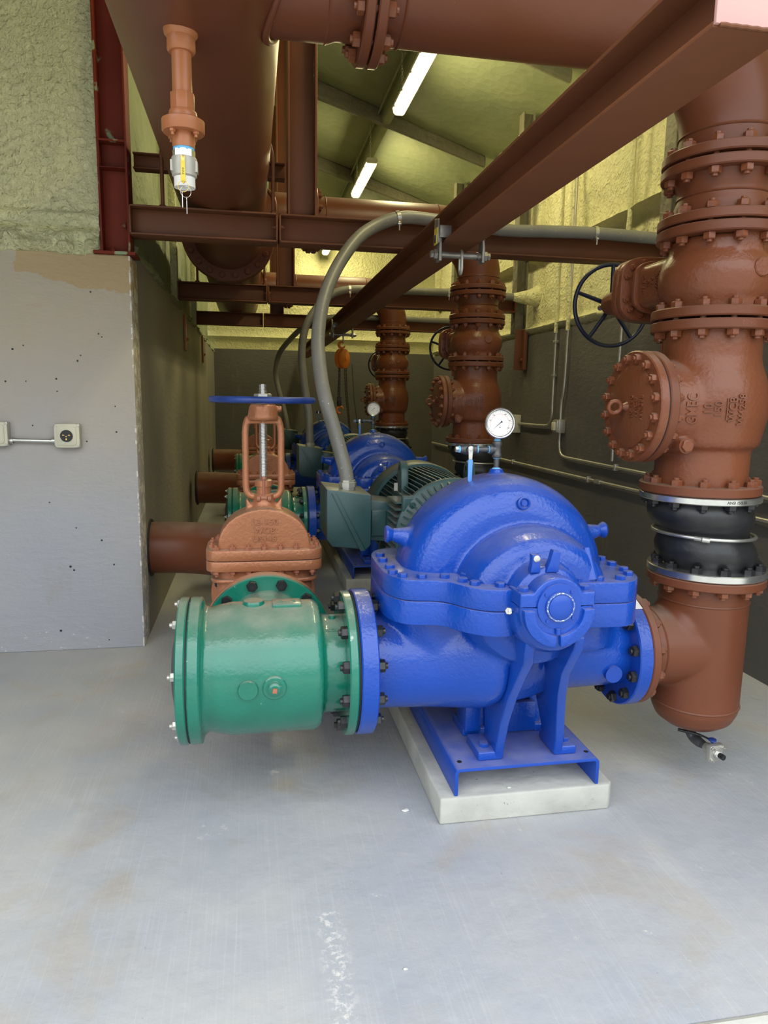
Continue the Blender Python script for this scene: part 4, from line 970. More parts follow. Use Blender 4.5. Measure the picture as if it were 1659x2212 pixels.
# ---------------- motor
t = reg(thing('electric_motor', 'dark green finned electric motor directly behind the near blue pump', 'motor', (.86, 3.3, .19), 'electric motors'),
        'dark green motor behind the middle blue pump, mostly hidden', 'dark green motor behind the farthest blue pump, almost hidden')
mz = .80; MXc = .875
mb = MB(); mb.cyl((MXc, 3.0, mz), (MXc, 3.60, mz), .215, seg=56); obj('stator_housing', mb, 'motor', t)
mb = MB()
for i in range(72):       # cooling fins
    a = math.radians(i * 5)
    if 20 < (math.degrees(a) % 360) < 20: continue
    r0, r1 = .205, .258
    ca, sa = math.cos(a), math.sin(a)
    if 150 < i * 5 < 190: continue
    prof = [(3.02, r0), (3.02, r1 - .018), (3.035, r1 - .014), (3.045, r1 - .004), (3.06, r1), (3.60, r1), (3.60, r0)]
    A = [mb.bm.verts.new((MXc + r * ca - .0022 * sa, y, mz + r * sa + .0022 * ca)) for y, r in prof]; B = [mb.bm.verts.new((MXc + r * ca + .0022 * sa, y, mz + r * sa - .0022 * ca)) for y, r in prof]
    mb.bm.faces.new(A); mb.bm.faces.new(B[::-1]); n = len(A)
    for k_ in range(n): mb.bm.faces.new((A[k_], B[k_], B[(k_ + 1) % n], A[(k_ + 1) % n]))
obj('cooling_fins', mb, 'motor', t)
mb = MB(); mb.lathe([(0, -.085), (.09, -.085), (.11, -.075), (.125, -.045), (.215, .012), (.247, .025), (.262, .036), (.262, .062), (.225, .068), (0, .068)], (MXc, 2.945, mz), 'y', 64)
eb = obj('front_end_bell', mb, 'motor', t)
mb = MB()
for i in range(48):
    a = math.radians(i * 7.5); ca, sa = math.cos(a), math.sin(a); w_ = .0042
    prof = [(2.905, .11), (2.872, .125), (2.925, .222), (2.955, .247), (2.985, .252), (2.985, .12)]
    A = [mb.bm.verts.new((MXc + r * ca - w_ * sa, y, mz + r * sa + w_ * ca)) for y, r in prof]; B = [mb.bm.verts.new((MXc + r * ca + w_ * sa, y, mz + r * sa - w_ * ca)) for y, r in prof]
    mb.bm.faces.new(A); mb.bm.faces.new(B[::-1]); n = len(A)
    for k_ in range(n): mb.bm.faces.new((A[k_], B[k_], B[(k_ + 1) % n], A[(k_ + 1) % n]))
obj('bell_ribs', mb, 'motor', eb)
mb = MB(); mb.lathe([(.255, 0), (.270, 0), (.275, .01), (.275, .19), (.25, .225), (.16, .235), (0, .235)], (MXc, 3.58, mz), 'y', 64); mb.lathe([(.255, 0), (.255, .03), (0, .03)], (MXc, 3.58, mz), 'y', 64); obj('fan_cover', mb, 'motor', t)
for s_ in (-1, 1):      # lifting eyes
    c0 = V(MXc + s_ * .165, 3.28, mz + .16)
    mb = MB(); pf = [(c0.x - .034, .94), (c0.x + .034, .94), (c0.x + .030 + s_ * .008, 1.04), (c0.x + s_ * .01 + .020, 1.095), (c0.x + s_ * .01, 1.108), (c0.x + s_ * .01 - .020, 1.095), (c0.x - .030 + s_ * .008, 1.04)]
    mb.prism([(3.24, .93), (3.36, .93), (3.345, 1.06), (3.325, 1.100), (3.30, 1.112), (3.275, 1.100), (3.255, 1.06)], 'yz', c0.x - .018, c0.x + .018); mb.bx(c0.x - .03, c0.x + .03, 3.10, 3.42, .90, .965)
    e_ = obj('lifting_eye', mb, 'motor', t, bevel=.006)
    mb = MB(); mb.disc((c0.x - .0185, 3.30, 1.075), 'x', .014, .037, .001, 20); obj('eye_hole', mb, 'black', e_)
mb = MB(); mb.prism([(MXc + .04, 1.04), (MXc + .16, 1.005), (MXc + .15, 1.03), (MXc + .115, 1.062), (MXc + .09, 1.066)], 'xz', 2.985, 3.0); tb = obj('bell_lug', mb, 'motor', t, bevel=.003)
mb = MB(); mb.disc((MXc + .108, 2.983, 1.045), 'y', .009, .0185, .0003, 16); obj('lug_hole', mb, 'black', tb)
mb = MB(); mb.bx(MXc - .235, MXc - .145, 2.975, 3.01, .905, .985); cb = obj('corner_boss', mb, 'motor', t, bevel=.012, bseg=3); bolt(t, (MXc - .19, 2.975, .945), '-y', .016, 'motor', kind='head')
# terminal box with a diagonal strap, standing off on a throat
mb = MB(); mb.prism([(.325, 1.0), (.525, .975), (.525, .745), (.505, .725), (.350, .74), (.325, .775)], 'xz', 3.10, 3.42); bo = obj('terminal_box', mb, 'motor', t, bevel=.005)
mb = MB(); mb.prism([(.345, .985), (.364, .985), (.500, .722), (.478, .720)], 'xz', 3.090, 3.10); obj('diagonal_strap', mb, 'motor', bo, bevel=.002)
mb = MB()
for i in range(12): mb.prism([(.612, .62 + i * .030), (.70, .62 + i * .030), (.70, .626 + i * .030), (.618, .626 + i * .030)], 'xz', 2.985, 3.20)
obj('side_fins', mb, 'motor', t)
mb = MB(); mb.prism([(.52, .945), (.66, .925), (.66, .74), (.52, .755)], 'xz', 3.17, 3.38); obj('box_throat', mb, 'motor', t, bevel=.008)
mb = MB(); mb.bx(.535, .605, 3.155, 3.172, .775, .895); obj('throat_panel', mb, 'motor', t, bevel=.006)
mb = MB(); mb.bx(.655, .672, 3.235, 3.24, .975, 1.012); obj('name_plate', mb, 'galv', t)
for sx in (-1, 1):
    for yy in (3.08, 3.52):
        mb = MB(); mb.prism([(MXc + sx * .10, .60), (MXc + sx * .23, .70), (MXc + sx * .245, .60), (MXc + sx * .26, .215), (MXc + sx * .16, .195)], 'xz', yy - .015, yy + .015); mb.bx(MXc + sx * .225 - .045, MXc + sx * .225 + .045, yy - .06, yy + .06, .191, .215); obj('foot', mb, 'motor', t, bevel=.004)
mb = MB(); mb.cyl((.865, 2.70, .80), (.865, 2.93, .80), .085); obj('coupling_guard', mb, 'motor', t)

# ---------------- grey flexible conduit from each motor box over the beam
def hose(parent, pts, r):
    mb = MB(); mb.tube(pts, r, 20, sub=8); obj('conduit_hose', mb, 'hose', parent)
t = thing('flexible_conduit', 'thick pale grey flexible conduit curving up from the near motor terminal box', 'conduit', (.43, 3.2, .99), 'grey flexible conduits')
hose(t, [(.433, 3.22, 1.01), (.424, 3.23, 1.07), (.402, 3.25, 1.16), (.372, 3.29, 1.274), (.335, 3.34, 1.42), (.319, 3.42, 1.571), (.322, 3.50, 1.703), (.356, 3.60, 1.870), (.432, 3.72, 2.045), (.545, 3.83, 2.21), (.66, 3.90, 2.305), (.80, 3.92, 2.36), (.96, 3.92, 2.362), (1.37, 3.92, 2.332), (1.62, 3.92, 2.338), (1.92, 3.92, 2.345), (2.35, 3.92, 2.337), (2.52, 3.92, 2.33)], .033)
mb = MB(); mb.lathe([(0, 0), (.036, 0), (.036, .012), (.041, .012), (.041, .034), (.036, .036), (.036, .045), (0, .045)], (.434, 3.22, .985), 'z', 8); obj('hose_connector', mb, 'galv', t)
def strap(parent, c, a, r=.036):
    mb = MB(); mb.lathe([(r - .001, -.010), (r + .002, -.010), (r + .002, .010), (r - .001, .010), (r - .001, -.010)], c, a, 32)
    mb.cyl((c[0], c[1] - .03, c[2] - .028), (c[0], c[1] - .03, c[2] - .068), .004, seg=8); mb.box((c[0], c[1] - .03, c[2] - .035), (.016, .016, .008)); obj('hose_clamp', mb, 'zinc', parent)
strap(t, (.79, 3.92, 2.358), (1, 0, .25)); strap(t, (1.925, 3.92, 2.345), 'x')
t = thing('flexible_conduit', 'grey flexible conduit curving up from the middle motor box and along the second cross beam', 'conduit', (.49, 6.1, .95), 'grey flexible conduits')
hose(t, [(.497, 6.12, .97), (.492, 6.13, 1.10), (.485, 6.14, 1.26), (.445, 6.17, 1.552), (.433, 6.22, 1.788), (.482, 6.28, 2.03), (.64, 6.34, 2.24), (.84, 6.36, 2.335), (1.3, 6.36, 2.345), (1.82, 6.36, 2.35), (2.15, 6.36, 2.34), (2.45, 6.36, 2.335)], .033)
mb = MB(); mb.lathe([(0, 0), (.036, 0), (.036, .012), (.041, .012), (.041, .034), (.036, .036), (.036, .045), (0, .045)], (.497, 6.12, .975), 'z', 8); obj('hose_connector', mb, 'galv', t)
strap(t, (.86, 6.36, 2.337), (1, 0, .1)); strap(t, (1.75, 6.36, 2.349), 'x')
mb = MB(); mb.tube([(2.36, 6.36, 2.335), (2.42, 6.36, 2.335), (2.52, 6.36, 2.34), (2.6, 6.36, 2.35)], [.034, .048, .07, .10], 18, sub=5); obj('foam_overspray', mb, 'foam_y', t, label='pale green foam sprayed over its end')
t = thing('flexible_conduit', 'dark grey flexible conduit farthest back, arching left of the other two', 'conduit', (.47, 9.3, .95), 'grey flexible conduits')
hose(t, [(.468, 9.32, .97), (.445, 9.33, 1.12), (.411, 9.35, 1.271), (.335, 9.38, 1.565), (.318, 9.38, 1.741), (.378, 9.36, 1.976), (.58, 8.9, 2.20), (.74, 8.52, 2.285), (1.1, 8.50, 2.34), (2.4, 8.50, 2.34)], .033)
mb = MB(); mb.lathe([(0, 0), (.036, 0), (.041, .012), (.041, .034), (0, .045)], (.469, 9.32, .955), 'z', 8); obj('hose_connector', mb, 'galv', t)

# ---------------- green suction diffuser
t = reg(thing('suction_diffuser', 'bright green suction diffuser barrel bolted left of the near blue pump', 'suction diffuser', (.05, UY, .51), 'green suction diffusers'),
        'dark green suction diffuser left of the middle blue pump', 'farthest dark green suction diffuser, mostly hidden')
dz = .510
mb = MB(); mb.lathe([(0, -.165), (.237, -.165 - .038), (.237, -.165), (.212, -.160), (.203, -.150), (.203, -.135), (.208, -.115), (.216, -.075), (.217, -.07), (.2165, .195), (.205, .213), (.17, .218), (.164, .23), (.164, .30), (0, .30)], (0, UY, dz), 'x', 96)
mb.cyl((.05, UY, dz), (.05, 2.66, dz), .165, seg=64)
obj('diffuser_body', mb, 'green', t, remesh=(.0060, 3))
mb = MB(); mb.disc((-.202, UY, dz), 'x', .238, .037, .004, 72); obj('body_flange', mb, 'green', t)
mb = MB(); mb.disc((-.207, UY, dz), 'x', .2345, .0045, .0005, 64); obj('cover_gasket', mb, 'black', t)
mb = MB(); mb.disc((-.236, UY, dz), 'x', .238, .029, .004, 72); obj('end_cover', mb, 'green', t)
mb = MB(); mb.lathe([(0, -.030), (.09, -.024), (.17, -.008), (.20, 0), (0, 0)], (-.235, UY, dz), 'x', 48); obj('cover_dome', mb, 'grey_cover', t, label='dark grey bulging end')
for i in range(8):
    a = 2 * PI * (i + .5) / 8 + .12
    bolt(t, (-.236, UY + .215 * math.cos(a), dz + .215 * math.sin(a)), '-x', .014, 'galv', kind='nut')
mb = MB(); mb.disc((.292, UY, dz), 'x', .242, .0295, .004, 72, hole=.15); obj('outlet_flange', mb, 'green', t)
mb = MB(); mb.disc((.05, 2.645, .49), 'y', .241, .034, .004, 72, hole=.14); obj('inlet_flange', mb, 'green', t)
mb = MB(); mb.disc((.05, 2.679, .49), 'y', .236, .005, .001, 64, hole=.14); obj('inlet_gasket', mb, 'black', t)
bolt_circle(t, (.05, 2.680, .49), 'y', .212, 12, .0215, 'black_nut', g=.072)
mb = MB(); mb.lathe([(0, 0), (.029, 0), (.031, .010), (.029, .014), (0, .014)], (-.020, UY - .212, dz + .008), (0, -1, -.02), 36); obj('cast_boss', mb, 'green', t)
mb = MB(); mb.lathe([(0, 0), (.037, 0), (.037, .008), (.034, .011), (.024, .011), (.024, .016), (0, .016)], (.060, UY - .212, dz + .010), (0, -1, -.02), 36); pb = obj('plug_boss', mb, 'green', t)
mb = MB(); mb.lathe([(0, 0), (.020, 0), (.020, .008), (.015, .012), (0, .012)], (.060, UY - .226, dz + .010), (0, -1, -.02), 24); obj('plug_collar', mb, 'green', pb)
mb = MB(); mb.box((.060, UY - .241, dz + .010), (.014, .010, .014), Matrix.Rotation(.15, 4, 'Y')); obj('square_plug', mb, 'copper_bolt', pb, bevel=.001, label='rusty square plug')
mb = MB(); mb.lathe([(0, -.01), (.034, -.01), (.036, .006), (.032, .014), (0, .014)], (.0, UY, dz + .213), 'z', 36); obj('cast_boss', mb, 'green', t)
mb = MB(); mb.bx(.06, .155, UY - .045, UY + .03, dz + .205, dz + .222); obj('casting_plate', mb, 'green', t, bevel=.004)
text_part('D-12', .03, lambda u, v, w: (.108 + u, UY - .01 + v, dz + .2215 + w), 'green', t, .002)
mb = MB(); mb.lathe([(0, 0), (.012, 0), (.012, .012), (0, .012)], (.258, UY - .02, dz + .160), 'z', 20); obj('cast_boss', mb, 'green', t)
text_part('10X12X16', .017, lambda u, v, w: (.250 + u * .75, UY - (.165 + w) * math.sin(.55 - v / .165), dz + (.165 + w) * math.cos(.55 - v / .165)), 'green', t, .002)

# ---------------- rising-stem gate valve on the suction line
t = reg(thing('gate_valve', 'copper-brown gate valve with blue handwheel standing behind the near green diffuser', 'gate valve', (.045, 3.0, .30), 'rising-stem gate valves on the suction lines'),
        'brown gate valve seen through the yoke of the near one', 'farthest brown gate valve, just showing above the middle one')
gx, gy = .048, 3.0
mb = MB()
mb.cyl((gx, 2.69, .49), (gx, 3.31, .49), .165, seg=48)
mb.sph((gx, gy, .49), (.215, .15, .205))
mb.prism(superell(.198, .095, 5, 48, gx, gy), 'xy', .42, .70)
obj('valve_body', mb, 'copper', t, remesh=(.0075, 6, (0, 0, .694), (0, 0, 1)))
mb = MB(); mb.prism(superell(.222, .115, 5, 56, gx, gy), 'xy', .640, .656); obj('body_rib', mb, 'copper', t, bevel=.006, bseg=3)
mb = MB(); mb.bx(gx - .006, gx + .006, gy - .108, gy - .08, .58, .70); obj('body_rib', mb, 'copper', t, bevel=.003)
mb = MB(); mb.prism(superell(.238, .135, 7, 64, gx, gy), 'xy', .694, .736); obj('body_flange', mb, 'copper', t, bevel=.004)
mb = MB(); mb.prism(superell(.238, .135, 7, 64, gx, gy), 'xy', .739, .782); obj('bonnet_flange', mb, 'copper', t, bevel=.004)
for s_ in (-1, 1):
    for i in range(7):
        bolt(t, (gx - .195 + i * .065, gy + s_ * .115, .738), 'z', .0135, 'copper_bolt', g=.088, spin=random.random())
    for yy in (-.05, .05): bolt(t, (gx + s_ * .215, gy + yy, .738), 'z', .0135, 'copper_bolt', g=.088, spin=random.random())
mb = MB()      # bonnet: a flattened dome
N_ = 40
outl = [(.190 * math.cos(PI * i / N_), .165 * (math.sin(PI * i / N_) ** .92) + .78) for i in range(N_ + 1)]
mb.prism([(gx + .190, .76)] + [(gx + x, z) for x, z in outl] + [(gx - .190, .76)], 'xz', gy - .088, gy + .088)
mb.lathe([(0, 0), (.062, 0), (.045, .035), (.042, .07), (0, .07)], (gx, gy, .93), 'z', 32)
mb.prism([(gx - .075, .90), (gx + .075, .90), (gx + .074, .985), (gx + .05, .955), (gx - .05, .955), (gx - .074, .985)], 'xz', gy - .025, gy + .025)
bon = obj('bonnet', mb, 'copper', t, remesh=(.0055, 6, (0, 0, .7825), (0, 0, -1))); bb_ = surf(bon)
for s_, z_, sz in (('12-150', .892, .036), ('WCB', .856, .036), ('US148', .822, .033)):
    text_part(s_, sz, lambda u, v, w, z_=z_: onto(bb_, (gx + u, gy - .3, z_ + v), (0, 1, 0), w - .001, (gx + u, gy - .09, z_ + v)), 'copper', t, .0075, space=1.1)
mb = MB()      # yoke
for s_ in (-1, 1):
    mb.tube([(gx + s_ * .030, gy, .985), (gx + s_ * .055, gy, .990), (gx + s_ * .070, gy, 1.010), (gx + s_ * .073, gy, 1.05), (gx + s_ * .073, gy, 1.17), (gx + s_ * .072, gy, 1.27), (gx + s_ * .060, gy, 1.315)], .0145, 14, sub=5)
mb.lathe([(0, 0), (.060, 0), (.064, .012), (.056, .055), (.050, .066), (0, .066)], (gx, gy, 1.305), 'z', 32)
mb.cyl((gx + .05, gy, 1.352), (gx + .077, gy, 1.352), .013)
mb.bx(gx - .072, gx + .072, gy - .016, gy + .016, 1.290, 1.32)
obj('yoke', mb, 'copper', t, remesh=(.0042, 4))
mb = MB(); mb.lathe([(.0, 0), (.030, 0), (.030, .035), (.036, .036), (.036, .060), (.028, .064), (0, .064)], (gx, gy, .995), 'z', 28); obj('packing_gland', mb, 'copper', t)
for yy in (-.036,):
    mb = MB(); mb.cyl((gx, gy + yy, .975), (gx, gy + yy, 1.065), .0055, seg=12); mb.hexp((gx, gy + yy, 1.062), 'z', .010, .012); mb.cyl((gx - .012, gy + yy, .985), (gx + .012, gy + yy, .985), .012, seg=18); obj('gland_eyebolt', mb, 'copper_bolt', t)
for s_ in (-1, 1): mb = MB(); mb.lathe([(0, -.007), (.013, -.007), (.015, 0), (.013, .007), (0, .007)], (gx + s_ * .022, gy - .036, .982), 'x', 18); obj('gland_ear', mb, 'copper_bolt', t)
mb = MB(); prs = [(0, 0)]
z = 0
while z < .40:
    prs += [(.0165, z), (.0135, z + .0022), (.0165, z + .0044)]; z += .0062
prs += [(0, z)]
mb.lathe(prs, (gx, gy, 1.05), 'z', 20); obj('stem', mb, 'stainless', t, ang=60)
mb = MB(); mb.torus((gx, gy, 1.388), 'z', .205, .0135, 72, 12)
for q in range(3): a = q * 2 * PI / 3 + .5; mb.cyl((gx + .035 * math.cos(a), gy + .035 * math.sin(a), 1.386), (gx + .198 * math.cos(a), gy + .198 * math.sin(a), 1.388), .012, .010, seg=12)
mb.lathe([(.018, -.012), (.045, -.012), (.045, .012), (.018, .012)], (gx, gy, 1.386), 'z', 28); obj('handwheel', mb, 'blue_wheel', t)
mb = MB(); mb.disc((gx, gy, 1.372), 'z', .050, .004, .001, 32); mb.hexp((gx, gy, 1.397), 'z', .036, .017); obj('yoke_nut', mb, 'galv', t)
for yy, hh in ((2.686, .034), (3.28, .034)): mb = MB(); mb.disc((gx, yy, .49), 'y', .241, hh, .004, 64, hole=.14); obj('end_flange', mb, 'copper', t)
bolt_circle(t, (gx, 3.316, .49), 'y', .212, 12, .0215, 'black_nut', g=.076)

# ---------------- suction elbow into the left wall
t = reg(thing('suction_pipe', 'brown suction pipe coming out of the left wall behind the near gate valve', 'pipe', (-.3, 4.3, .49), 'suction pipes out of the left wall'),
        'second brown suction pipe out of the left wall', 'farthest brown suction pipe out of the left wall')
mb = MB(); R = .60
pts = [(gx, 3.34, .49), (gx, 3.75, .49)] + [(gx - R + R * math.cos(a), 3.78 + R * math.sin(a), .49) for a in [PI / 2 * i / 12 for i in range(1, 13)]] + [(-.62, 4.38, .49)]
mb.tube(pts, .156, 40); obj('pipe_elbow', mb, 'oxide', t)
mb = MB(); mb.disc((gx, 3.320, .49), 'y', .241, .034, .004, 64, hole=.14); obj('flange', mb, 'oxide', t)
mb = MB(); mb.torus((-.40, 4.38, .49), 'x', .156, .004, 48, 6); obj('weld_bead', mb, 'oxide', t)
mb = MB(); mb.torus((-.604, 4.38, .49), 'x', .165, .010, 48, 6); obj('wall_gap', mb, 'black', t)

# ---------------- discharge tee with bottom cap
t = reg(thing('discharge_tee', 'brown capped tee pipe right of the near blue pump, foot of the near riser', 'pipe', (1.65, UY, .17), 'capped tees at the pump outlets'),
        'brown tee at the foot of the middle riser, hidden behind the near pump', 'brown tee at the foot of the farthest riser, hidden')
tx = 1.650
mb = MB(); mb.lathe([(0, 0), (.05, .003), (.10, .018), (.137, .045), (.155, .085), (.157, .11), (.157, .575), (0, .575)], (tx, UY, .182), 'z', 64)
mb.cyl((1.372, UY, .513), (1.62, UY, .513), .138, .15, seg=48); mb.sph((1.545, UY, .54), (.09, .135, .165))
obj('tee_body', mb, 'oxide', t, remesh=(.0062, 9))
for z_ in (.690, .290): mb = MB(); mb.torus((tx, UY, z_), 'z', .1565, .004, 64, 6); obj('weld_bead', mb, 'oxide', t)
mb = MB(); mb.torus((1.435, UY, .513), 'x', .140, .004, 64, 6); obj('weld_bead', mb, 'oxide', t)
mb = MB(); mb.disc((1.3445, UY, .513), 'x', .203, .030, .004, 64); obj('side_flange', mb, 'oxide', t)
mb = MB(); mb.disc((tx, UY, .755), 'z', .205, .032, .004, 72, hole=.13); obj('top_flange', mb, 'oxide', t)
mb = MB(); mb.lathe([(0, 0), (.024, 0), (.021, .020), (.021, .030), (0, .030)], (tx, UY, .192), '-z', 24); obj('drain_boss', mb, 'oxide', t)
for i in range(12):
    a = 2 * PI * (i + .5) / 12; bolt(t, (1.3745, UY + .178 * math.cos(a), .513 + .178 * math.sin(a)), 'x', .0205, 'oxide', kind='nut')
t = reg(thing('drain_ball_valve', 'small black elbow and ball valve with blue cap hanging under the near brown tee', 'valve', (tx, UY, .16)),
        None, None)
mb = MB(); mb.cyl((tx, UY, .166), (tx, UY, .158), .0165, seg=20); obj('thread_tape', mb, 'white', t)
mb = MB(); mb.tube([(tx, UY, .162), (tx, UY, .150), (tx + .006, UY - .014, .136), (tx + .010, UY - .040, .131), (tx + .014, UY - .056, .130)], [.016, .019, .020, .019, .017], 18, sub=4); obj('elbow', mb, 'iron', t)
mb = MB(); mb.cyl((tx + .012, UY - .045, .130), (tx + .020, UY - .085, .128), .0155, seg=20); obj('nipple', mb, 'iron', t)
DV = V(.16, -.98, -.02).normalized(); dv0 = V(tx + .016, UY - .070, .128)
mb = MB(); mb.lathe([(0, 0), (.016, 0), (.019, .006), (.021, .02), (.021, .035), (0, .035)], dv0, DV, 24)
F = frame(dv0, DV)
mb.box(F @ V(0, 0, .045), (.062, .062, .022), F.to_3x3().to_4x4()); mb.lathe([(0, .05), (.018, .05), (.018, .062), (.015, .066), (0, .066)], dv0, DV, 6); db = obj('valve_body', mb, 'galv', t, bevel=.003)
for a in (-1, 1):
    for b in (-1, 1): bolt(t, F @ V(a * .023, b * .023, .056), DV, .0065, 'galv', kind='nut')
mb = MB(); mb.lathe([(0, .062), (.012, .062), (.012, .070), (0, .070)], dv0, DV, 20); obj('thread_tape', mb, 'white', t)
mb = MB(); mb.lathe([(0, .066), (.0105, .066), (.0105, .090), (0, .090)], dv0, DV, 20); obj('end_plug', mb, 'black_nut', t)
mb = MB(); mb.box(F @ V(0, .034, .030), (.008, .012, .008), F.to_3x3().to_4x4()); mb.lathe([(0, 0), (.014, 0), (.014, .006), (0, .008)], F @ V(0, .038, .030), F.to_3x3() @ V(0, 1, 0), 20); obj('stem_cap', mb, 'blue_wheel', t, label='blue plastic cap')
mb = MB(); mb.tube([F @ V(0, .036, .028), F @ V(-.006, .037, -.01), F @ V(-.03, .036, -.05), F @ V(-.055, .034, -.085)], [.003, .004, .0075, .006], 10, sub=4); obj('lever_handle', mb, 'rubber', t)

# ---------------- rubber expansion joint
t = reg(thing('expansion_joint', 'black rubber expansion joint with silver flanges above the near brown tee', 'expansion joint', (1.62, UY, .94), 'rubber expansion joints'),
        'black rubber expansion joint with silver flange under the middle valve stack', 'black rubber expansion joint under the farthest valve stack')
cb_, ct_ = tx, 1.598
mb = MB(); mb.disc((cb_, UY, .790), 'z', .206, .026, .003, 72, hole=.14); lf = obj('lower_ring_flange', mb, 'stainless', t)
mb = MB(); mb.disc((ct_, UY, 1.062), 'z', .206, .024, .003, 72, hole=.14); obj('upper_ring_flange', mb, 'stainless', t)
prof = [(.150, .788), (.153, .815), (.158, .828), (.172, .850), (.176, .872), (.172, .895), (.160, .918), (.155, .935), (.158, .950), (.166, .965), (.178, .985), (.182, 1.005), (.180, 1.025), (.168, 1.050), (.158, 1.064), (.150, 1.088)]
mb = MB(); rings = []
def skew(z): s_ = (z - .79) / .29; s_ = max(0, min(1, s_)); return cb_ + (ct_ - cb_) * (s_ * s_ * (3 - 2 * s_))
for r, z in prof:
    rings.append([mb.bm.verts.new((skew(z) + (r + .004 * noise.noise(V(math.cos(2 * PI * i / 64) * 1.5, math.sin(2 * PI * i / 64) * 1.5, z * 14))) * math.cos(2 * PI * i / 64), UY + r * math.sin(2 * PI * i / 64), z)) for i in range(64)])
for A, B in zip(rings, rings[1:]):
    for i in range(64): mb.bm.faces.new((A[i], A[(i + 1) % 64], B[(i + 1) % 64], B[i]))
obj('rubber_bellows', mb, 'rubber', t, ang=180)
mb = MB(); mb.torus((1.625, UY, .938), (.03, 0, 1), .1740, .0065, 72, 10); cr = obj('retaining_ring', mb, 'zinc', t)
mb = MB(); mb.cyl((1.520, UY - .150, .940), (1.540, UY - .164, .938), .0095, seg=14); mb.cyl((1.505, UY - .13, .941), (1.520, UY - .150, .940), .008, seg=14); obj('ring_screw', mb, 'galv', cr)
for i in range(12):
    a = 2 * PI * (i + .5) / 12
    bolt(t, (cb_ + .178 * math.cos(a), UY + .178 * math.sin(a), .816), 'z', .0205, 'black_nut', kind='nut')
    bolt(t, (cb_ + .178 * math.cos(a), UY + .178 * math.sin(a), .755), '-z', .0205, 'oxide_cast', kind='nut')
    bolt(t, (ct_ + .178 * math.cos(a + .26), UY + .178 * math.sin(a + .26), 1.062), '-z', .0205, 'black_nut', kind='nut')
text_part('ANSI 150LBS', .014, lambda u, v, w: (ct_ + (.2055 + w) * math.sin(.02 + u / .206), UY - (.2055 + w) * math.cos(.02 + u / .206), 1.074 + v), 'ink', t, .0008, 'print_mark')

# ---------------- swing check valve
t = reg(thing('check_valve', 'brown swing check valve with round bolted side cover on the near riser', 'check valve', (1.594, UY, 1.09), 'swing check valves on the risers'),
        'brown swing check valve with round side cover on the middle riser', 'brown swing check valve on the farthest riser')
cx = 1.594
CP = [(0, 1.10), (.158, 1.10), (.158, 1.235), (.160, 1.243), (.178, 1.258), (.184, 1.275), (.190, 1.31), (.200, 1.36), (.202, 1.41), (.197, 1.45), (.184, 1.495), (.170, 1.530), (.163, 1.56), (.162, 1.66), (0, 1.66)]
mb = MB(); mb.lathe([(r, z - 1.1) for r, z in CP], (cx, UY, 1.10), 'z', 72)
mb.cyl((1.345, UY, 1.387), (cx, UY, 1.387), .155, .175, seg=56)
mb.cyl((1.43, UY - .02, 1.262), (1.43, UY - .145, 1.262), .026, seg=24); mb.sph((1.45, UY - .06, 1.27), (.06, .07, .04))
vb = obj('valve_body', mb, 'oxide_cast', t, remesh=(.0058, 7)); vb_ = surf(vb)
def rad(z):
    for (r0, z0), (r1, z1) in zip(CP[1:-1], CP[2:-1]):
        if z0 <= z <= z1: return r0 + (r1 - r0) * (z - z0) / (z1 - z0 + 1e-9)
    return .16
mb = MB(); mb.disc((cx, UY, 1.088), 'z', .206, .033, .004, 72, hole=.14); obj('lower_flange', mb, 'oxide', t)
mb = MB(); mb.disc((cx, UY, 1.645), 'z', .206, .034, .004, 72, hole=.14); uf = obj('upper_flange', mb, 'oxide', t)
for i in range(12):
    a = 2 * PI * (i + .5) / 12 + .26
    bolt(t, (ct_ + .178 * math.cos(a), UY + .178 * math.sin(a), 1.121), 'z', .0205, 'oxide_cast', kind='nut')
bolt_circle(t, (cx, UY, 1.683), 'z', .178, 12, .0205, 'oxide_cast', g=.076)
text_part('-24-02', .020, lambda u, v, w: (cx + (.2055 + w) * math.sin(-.05 - u / .206), UY - (.2055 + w) * math.cos(-.05 - u / .206), 1.664 - v), 'oxide_cast', uf, .0006)
mb = MB(); mb.disc((1.339, UY, 1.387), 'x', .192, .033, .004, 64, hole=.12); obj('cover_seat_flange', mb, 'oxide', t)
mb = MB(); mb.disc((1.3355, UY, 1.387), 'x', .187, .004, .0005, 64); obj('cover_gasket', mb, 'black', t)
mb = MB(); mb.disc((1.303, UY, 1.387), 'x', .192, .032, .004, 64); mb.lathe([(0, 0), (.142, 0), (.142, .004), (.125, .010), (.06, .016), (0, .018)], (1.303, UY, 1.387), '-x', 48); cov = obj('side_cover', mb, 'oxide_cast', t); cv_ = surf(cov)
bolt_circle(t, (1.338, UY, 1.387), 'x', .166, 16, .0165, 'oxide_cast', g=.070)
mb = MB(); mb.lathe([(0, 0), (.018, 0), (.014, .006), (.010, .018), (0, .02)], (1.286, UY, 1.387), '-x', 20); mb.torus((1.243, UY, 1.385), (.15, 1, .25), .021, .0075, 28, 10); obj('eye_bolt', mb, 'oxide_cast', cov)
for s_, yo in (('10-150', -.035), ('WCB', -.062), ('W4258', -.090)):
    text_part(s_, .028, lambda u, v, w, yo=yo: onto(cv_, (1.1, UY + yo - v, 1.387 + u), (1, 0, 0), w, (1.289, UY + yo - v, 1.387 + u)), 'oxide_cast', cov, .006)
mb = MB(); mb.lathe([(0, 0), (.0265, 0), (.0265, .006), (0, .006)], (1.43, UY - .145, 1.262), '-y', 28); mb.hexp((1.43, UY - .151, 1.262), '-y', .022, .012, .2); obj('hinge_plug', mb, 'oxide_cast', t)
T_ = (-.77, -.56, -.41, -.29, -.19, -.04)
